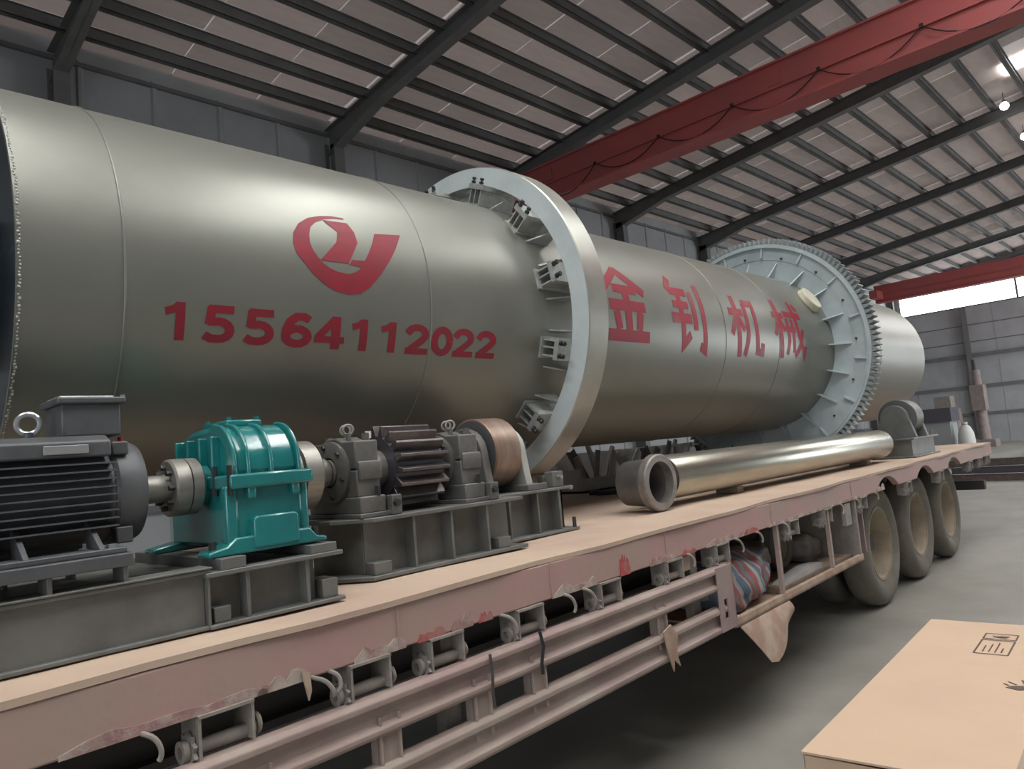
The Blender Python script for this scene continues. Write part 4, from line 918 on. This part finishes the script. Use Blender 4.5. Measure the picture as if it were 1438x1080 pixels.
# --- far support roller
r2t, P = roller('support_roller', 8.84, 9.10, 2.62, 1.66, 0.20, (9.0, 2.65, DZ), 'dark support roller on its steel base past the end of the pipe', col='sleeve_steel')
for x in (8.72, 9.13):
    poly = [(2.42, 1.44)] + [(2.62+0.14*math.cos(rad(180-180*i/10)), 1.66+0.14*math.sin(rad(180-180*i/10))) for i in range(11)] + [(2.82, 1.44)]
    P(MB().prism(poly, 'x', x, x+0.07), 'bearing_bracket', 'steel_base', 0.005)
P(MB().box((8.55, 2.40, 1.42), (9.48, 2.84, 1.44)), 'top_plate', 'steel_edge', 0.003)
P(MB().box((8.60, 2.44, DZ+0.004), (9.43, 2.80, 1.42)), 'base_box', 'steel_base', 0.004)
P(MB().box((8.55, 2.40, DZ+0.002), (9.48, 2.84, DZ+0.018)), 'bottom_plate', 'steel_edge', 0.003)
for x in (9.26, 9.34, 9.42): P(MB().hexa((x, 2.45, 1.44), (x, 2.45, 1.50), 0.018), 'bolt', 'cast_iron')
# --- pipe and sleeve
PYp, PZp, PRp = 2.60, 1.415, 0.141
pp = thing('steel_pipe', 'long shiny bare steel pipe lying along the deck', 'pipe', (6.1, PYp, DZ)); P = Wp(pp)
P(MB().lathe([(3.99, PRp-0.012), (3.99, PRp-0.002), (3.995, PRp), (8.07, PRp), (8.085, PRp-0.004), (8.10, PRp-0.012), (8.10, PRp-0.03), (3.99, PRp-0.03)], (0, PYp, PZp), (1, 0, 0), 64), 'tube', 'pipe_steel')
P(MB().lathe([(8.085, 0), (8.085, PRp-0.03), (8.09, PRp-0.03), (8.09, 0)], (0, PYp, PZp), (1, 0, 0), 48, False), 'end_cap', 'sleeve_steel')
for x, lb in ((4.9, 'dark timber chock under the pipe near the sleeve'), (7.55, 'dark timber chock under the pipe beside the ring gear')):
    solo(MB().box((x, PYp-0.04, DZ+0.001), (x+0.09, PYp+0.13, PZp-PRp)), 'timber_chock', 'wood', lb, 'chock', (x+0.045, PYp, DZ))
SLX, SLY = 3.785, 2.455
sv = thing('steel_sleeve', 'short dark steel pipe sleeve with open mouth before the long pipe', 'sleeve', (SLX, SLY+0.15, DZ), rad(-2)); 
mb = MB(); mb.lathe([(0.05, 0.155), (0.0, 0.15), (0.24, 0.135), (0.24, 0.11), (0.05, 0.125)], (0, -0.15, 0.171), (0, 1, 0), 56); mb.done('sleeve_body', 'sleeve_steel', sv)
mb = MB(); mb.lathe([(0, 0.124), (0, 0.160), (0.008, 0.169), (0.05, 0.169), (0.058, 0.155), (0.058, 0.124)], (0, -0.15, 0.171), (0, 1, 0), 56); mb.done('mouth_rim', 'sleeve_rim', sv)
mb = MB(); mb.lathe([(0.20, 0), (0.20, 0.122), (0.21, 0.122), (0.21, 0)], (0, -0.15, 0.171), (0, 1, 0), 40, False); mb.done('bore_closing_disc', 'sleeve_steel', sv)  # disc added across the bore so the mouth reads dark
# dark rubber scrap on the deck
solo(MB().prism([(5.0, 3.98), (5.25, 3.60), (5.6, 3.55), (5.55, 3.72), (5.9, 3.68), (5.6, 3.92), (5.3, 3.96)], 'z', DZ+0.006, DZ+0.035), 'rubber_offcut', 'rubber_black', 'flat black rubber offcut lying on the deck behind the sleeve', 'offcut', (5.4, 3.8, DZ))

# ================================================================== SCRAP TRAY behind the drum on the deck
tx0, tx1, ty0, ty1 = 5.3, 10.0, 4.28, 4.86
st = thing('steel_tray', 'long pale steel tray full of scrap at the deck far side', 'tray', (7.6, 4.6, DZ), 0); P = Wp(st)
mb = MB(); mb.box((tx0, ty0, DZ+0.02), (tx1, ty1, DZ+0.05)); P(mb, 'tray_floor', 'crate_steel')
P(MB().box((tx0, ty1-0.02, DZ+0.05), (tx1, ty1, DZ+0.36)), 'back_side', 'crate_steel'); P(MB().box((tx0, ty0, DZ+0.05), (tx1, ty0+0.02, DZ+0.13)), 'front_side', 'crate_steel')
for x in (tx0, tx1-0.02): P(MB().box((x, ty0+0.02, DZ+0.05), (x+0.02, ty1-0.02, DZ+0.22)), 'end_side', 'crate_steel')
for x in (tx0+0.2, 7.6, tx1-0.4): P(MB().box((x, ty0+0.05, DZ+0.001), (x+0.1, ty1-0.05, DZ+0.02)), 'skid', 'wood')
rnd = random.Random(21)
for k in range(36):
    row = k % 2; x = tx0+0.16+0.25*(k//2)+0.06*row; y = (ty0+0.14, ty1-0.16)[row]; L = rnd.uniform(0.13, 0.2); kind = (k*7+k//5) % 4
    rot = RY(rnd.choice((-1, 1))*rnd.uniform(0.95, 1.4)) @ RX(rnd.uniform(-0.25, 0.25))
    mb = MB()
    if kind == 0: mb.box((-L, -0.012, -0.035), (L, 0.012, 0.035)); nm, lb, ct = 'steel_flat_bar', 'flat steel bar offcut in the scrap tray', 'offcut'
    elif kind == 1: mb.box((-L, -0.035, -0.03), (L, 0.035, -0.022)); mb.box((-L, -0.035, -0.03), (L, -0.027, 0.035)); nm, lb, ct = 'angle_iron', 'angle iron offcut in the scrap tray', 'offcut'
    elif kind == 2: mb.cyl((-L, 0, 0), (L, 0, 0), 0.026, seg=12); nm, lb, ct = 'steel_rod', 'round steel rod in the scrap tray', 'rod'
    else: mb.prism([(-L*0.9, -0.05), (L*0.6, -0.06), (L*0.9, 0.03), (0, 0.065), (-L*0.8, 0.04)], 'y', -0.01, 0.01); nm, lb, ct = 'steel_plate', 'irregular steel plate offcut in the scrap tray', 'offcut'
    for v in mb.bm.verts: v.co = rot @ v.co
    lowz = min(v.co.z for v in mb.bm.verts)
    o = mb.done(nm, ('scrap_a', 'scrap_c', 'scrap_a', 'scrap_b', 'scrap_c')[k % 5], None, loc=(x, y, DZ+0.0505-lowz))
    tag(o, lb, ct, 'scrap in the steel tray: '+nm.replace('_', ' '))

# ================================================================== CARDBOARD BOX
BX0, BX1, BY0, BY1, BT = 2.09, 3.72, -0.02, 1.02, 0.75
bx = thing('cardboard_box', 'big tan cardboard carton on the floor beside the trailer', 'box', ((BX0+BX1)/2, (BY0+BY1)/2, 0), rad(3.2))
cx, cy = (BX0+BX1)/2, (BY0+BY1)/2
def B(mb, n, m, bev=0.0, parent=None): return mb.done(n, m, parent or bx, off=(cx, cy, 0), bevel=bev)
mb = MB(); t = 0.007
mb.box((BX0, BY0, 0), (BX0+t, BY1, BT-0.008)); mb.box((BX1-t, BY0, 0), (BX1, BY1, BT-0.008)); mb.box((BX0, BY0, 0), (BX1, BY0+t, BT-0.004)); mb.box((BX0, BY1-t, 0), (BX1, BY1, BT-0.004)); mb.box((BX0, BY0, 0.0), (BX1, BY1, t))
B(mb, 'carton_body', 'cardboard', 0.003)
ym = 0.50
def flap(y0, y1, lift):
    mb = MB(); n = 10; A = []; Bv = []
    for i in range(n+1):
        x = BX0-0.004+(BX1-BX0+0.008)*i/n
        row = []
        for j in range(7):
            y = y0+(y1-y0)*j/6; z = BT-0.002+lift*(1-i/n)**3*(1-abs(y-ym)/0.7)*1.0
            row.append(mb.bm.verts.new((x, y, z)))
        A.append(row)
    for i in range(n):
        for j in range(6): mb.bm.faces.new((A[i][j], A[i+1][j], A[i+1][j+1], A[i][j+1]))
    r = bmesh.ops.extrude_face_region(mb.bm, geom=list(mb.bm.faces))
    for v in r['geom']:
        if isinstance(v, bmesh.types.BMVert): v.co.z -= 0.006
    return B(mb, 'top_flap', 'cardboard')
f1 = flap(ym+0.002, BY1+0.003, 0.012); f2 = flap(BY0-0.003, ym-0.002, 0.012)
mb = MB(); mb.box((BX0-0.002, ym-0.028, BT+0.004), (BX1+0.003, ym+0.028, BT+0.0115)); B(mb, 'packing_tape', 'tape')
mb = MB(); mb.box((BX0-0.008, ym-0.028, BT-0.10), (BX0-0.004, ym+0.028, BT+0.010)); B(mb, 'packing_tape', 'tape')
# printed handling marks on the flap, seen turned sideways
def ink(polys):
    mb = MB()
    for p in polys:
        vs = [mb.bm.verts.new((x, y, BT+0.0012)) for x, y in p]; mb.bm.faces.new(vs)
    r = bmesh.ops.extrude_face_region(mb.bm, geom=list(mb.bm.faces))
    for v in r['geom']:
        if isinstance(v, bmesh.types.BMVert): v.co.z -= 0.0008
    return B(mb, 'printed_mark', 'ink', parent=f1)
def ln(x0, y0, x1, y1, w=0.005): 
    a = Vector((x0, y0)); b = Vector((x1, y1)); d = (b-a).normalized(); n = Vector((-d.y, d.x))*w/2
    return [tuple(a+n), tuple(b+n), tuple(b-n), tuple(a-n)]
def rect(x0, y0, x1, y1, w=0.005): return [ln(x0, y0, x1, y0, w), ln(x1, y0, x1, y1, w), ln(x1, y1, x0, y1, w), ln(x0, y1, x0, y0, w)]
LX0, LX1, LY0, LY1 = 3.24, 3.44, 0.675, 0.785
ink(rect(LX0, LY0, LX1, LY1))
ink(rect(3.46, LY0, 3.54, LY1) + [[(3.485, 0.715), (3.505, 0.70), (3.51, 0.725), (3.50, 0.745), (3.51, 0.76), (3.49, 0.75)]])
ink([ln(3.27, 0.70+0.02*k, 3.27+0.06+0.025*((k*7) % 4), 0.70+0.02*k, 0.004) for k in range(4)])
MX, MYk = 0.13, 0.0
ink([[(x+MX, y+MYk) for x, y in p] for p in ([(2.74, 0.555), (2.72, 0.60), (2.735, 0.635), (2.76, 0.62), (2.775, 0.58), (2.80, 0.56), (2.80, 0.535), (2.76, 0.535)], ln(2.775, 0.61, 2.80, 0.635, 0.006), ln(2.76, 0.63, 2.775, 0.645, 0.006), ln(2.78, 0.585, 2.83, 0.60, 0.006), ln(2.80, 0.55, 2.86, 0.545, 0.006))])

# ================================================================== FAR END OF THE HALL
def far(name, label, cat, x, y, parts, group=None):
    t = thing(name, label, cat, (x, y, 0), 0, group)
    for n, m, f in parts:
        mb = MB(); f(mb); mb.done(n, m, t, bevel=0.008)
    return t
far('work_bench', 'grey machine bench with dark top near the end wall', 'bench', 37.0, 9.6, [
    ('bench_body', 'machine_grey', lambda m: m.box((-0.6, -0.9, 0.1), (0.6, 1.2, 1.35))), ('bench_top', 'machine_dark', lambda m: m.box((-0.7, -1.0, 1.35), (0.7, 1.3, 1.95))),
    ('bench_foot', 'machine_dark', lambda m: m.box((-0.5, -0.8, 0), (0.5, 1.1, 0.1)))])
far('white_sack', 'white bulging sack standing beside the grey machine bench', 'sack', 36.6, 8.2, [
    ('sack_body', 'sack_white', lambda m: m.lathe([(0, 0), (0, 0.28), (0.4, 0.34), (0.8, 0.30), (1.05, 0.2), (1.15, 0.09), (1.25, 0.12), (1.25, 0)], (0, 0, 0), (0, 0, 1), 20, False)),
    ('sack_tie', 'trailer_grey', lambda m: m.torus((0, 0, 1.15), (0, 0, 1), 0.10, 0.02, 16, 6))])
far('drill_press', 'tall brown drilling machine column against the end wall', 'machine', 40.2, 8.25, [
    ('machine_base', 'machine_brown', lambda m: m.box((-0.5, -0.5, 0), (0.5, 0.5, 0.35))), ('column', 'machine_brown', lambda m: m.cyl((0, 0, 0.35), (0, 0, 3.6), 0.26, 0.18)),
    ('spindle_head', 'machine_brown', lambda m: m.box((-0.36, -0.28, 1.7), (0.3, 0.28, 2.9))), ('motor_cap', 'machine_dark', lambda m: m.cyl((0, 0, 3.6), (0, 0, 4.1), 0.12))])
far('machine_cabinet', 'low brown machine cabinet beside the drilling machine', 'cabinet', 39.5, 9.7, [
    ('cabinet_body', 'machine_brown', lambda m: m.box((-0.5, -0.7, 0), (0.5, 0.8, 1.9))), ('cabinet_top', 'trailer_grey', lambda m: m.box((-0.4, -0.5, 1.9), (0.4, 0.2, 2.5)))])
far('blue_cart', 'small blue painted trolley in front of the end wall', 'trolley', 40.5, 11.6, [
    ('cart_tray', 'blue_paint', lambda m: m.box((-0.5, -0.7, 1.6), (0.5, 0.7, 2.0))), ('cart_leg', 'machine_dark', lambda m: m.box((-0.4, -0.6, 0), (-0.3, -0.5, 1.6)).box((0.3, 0.5, 0), (0.4, 0.6, 1.6)).box((-0.4, 0.5, 0), (-0.3, 0.6, 1.6)).box((0.3, -0.6, 0), (0.4, -0.5, 1.6)))])
far('dark_crate', 'dark metal crate on the floor past the trailer tail', 'crate', 31.5, 4.75, [
    ('crate_body', 'machine_dark', lambda m: m.box((-0.35, -0.42, 0.04), (0.35, 0.42, 0.72))), ('crate_rim', 'scrap_b', lambda m: m.box((-0.38, -0.45, 0.62), (0.38, 0.45, 0.70))),
    ('crate_load', 'scrap_b', lambda m: m.box((-0.2, -0.3, 0.72), (0.25, 0.05, 0.82)).cyl((0, 0.05, 0.76), (0, 0.35, 0.78), 0.06)), ('crate_foot', 'scrap_b', lambda m: m.box((-0.3, -0.4, 0), (0.3, -0.3, 0.04)).box((-0.3, 0.3, 0), (0.3, 0.4, 0.04)))])
for k, (x, y, L, h, wdt, lb) in enumerate(((20.5, 3.2, 4.2, 0.16, 0.30, 'long dark steel channel on the floor nearest the trailer tail'), (23.0, 3.3, 4.6, 0.18, 0.34, 'long dark steel channel on the floor second from the trailer tail'), (26.2, 3.9, 5.0, 0.22, 0.4, 'long dark steel channel on the floor nearest the dark crate'))):
    mb = MB(); mb.box((-wdt/2, -L/2, h-0.02), (wdt/2, L/2, h)); mb.box((-wdt/2, -L/2, 0), (-wdt/2+0.02, L/2, h)); mb.box((wdt/2-0.02, -L/2, 0), (wdt/2, L/2, h))
    o = mb.done('steel_channel', 'scrap_b' if k != 1 else 'machine_dark', None, loc=(x, y, 0)); o.rotation_euler.z = rad(6*k-8); tag(o, lb, 'channel')
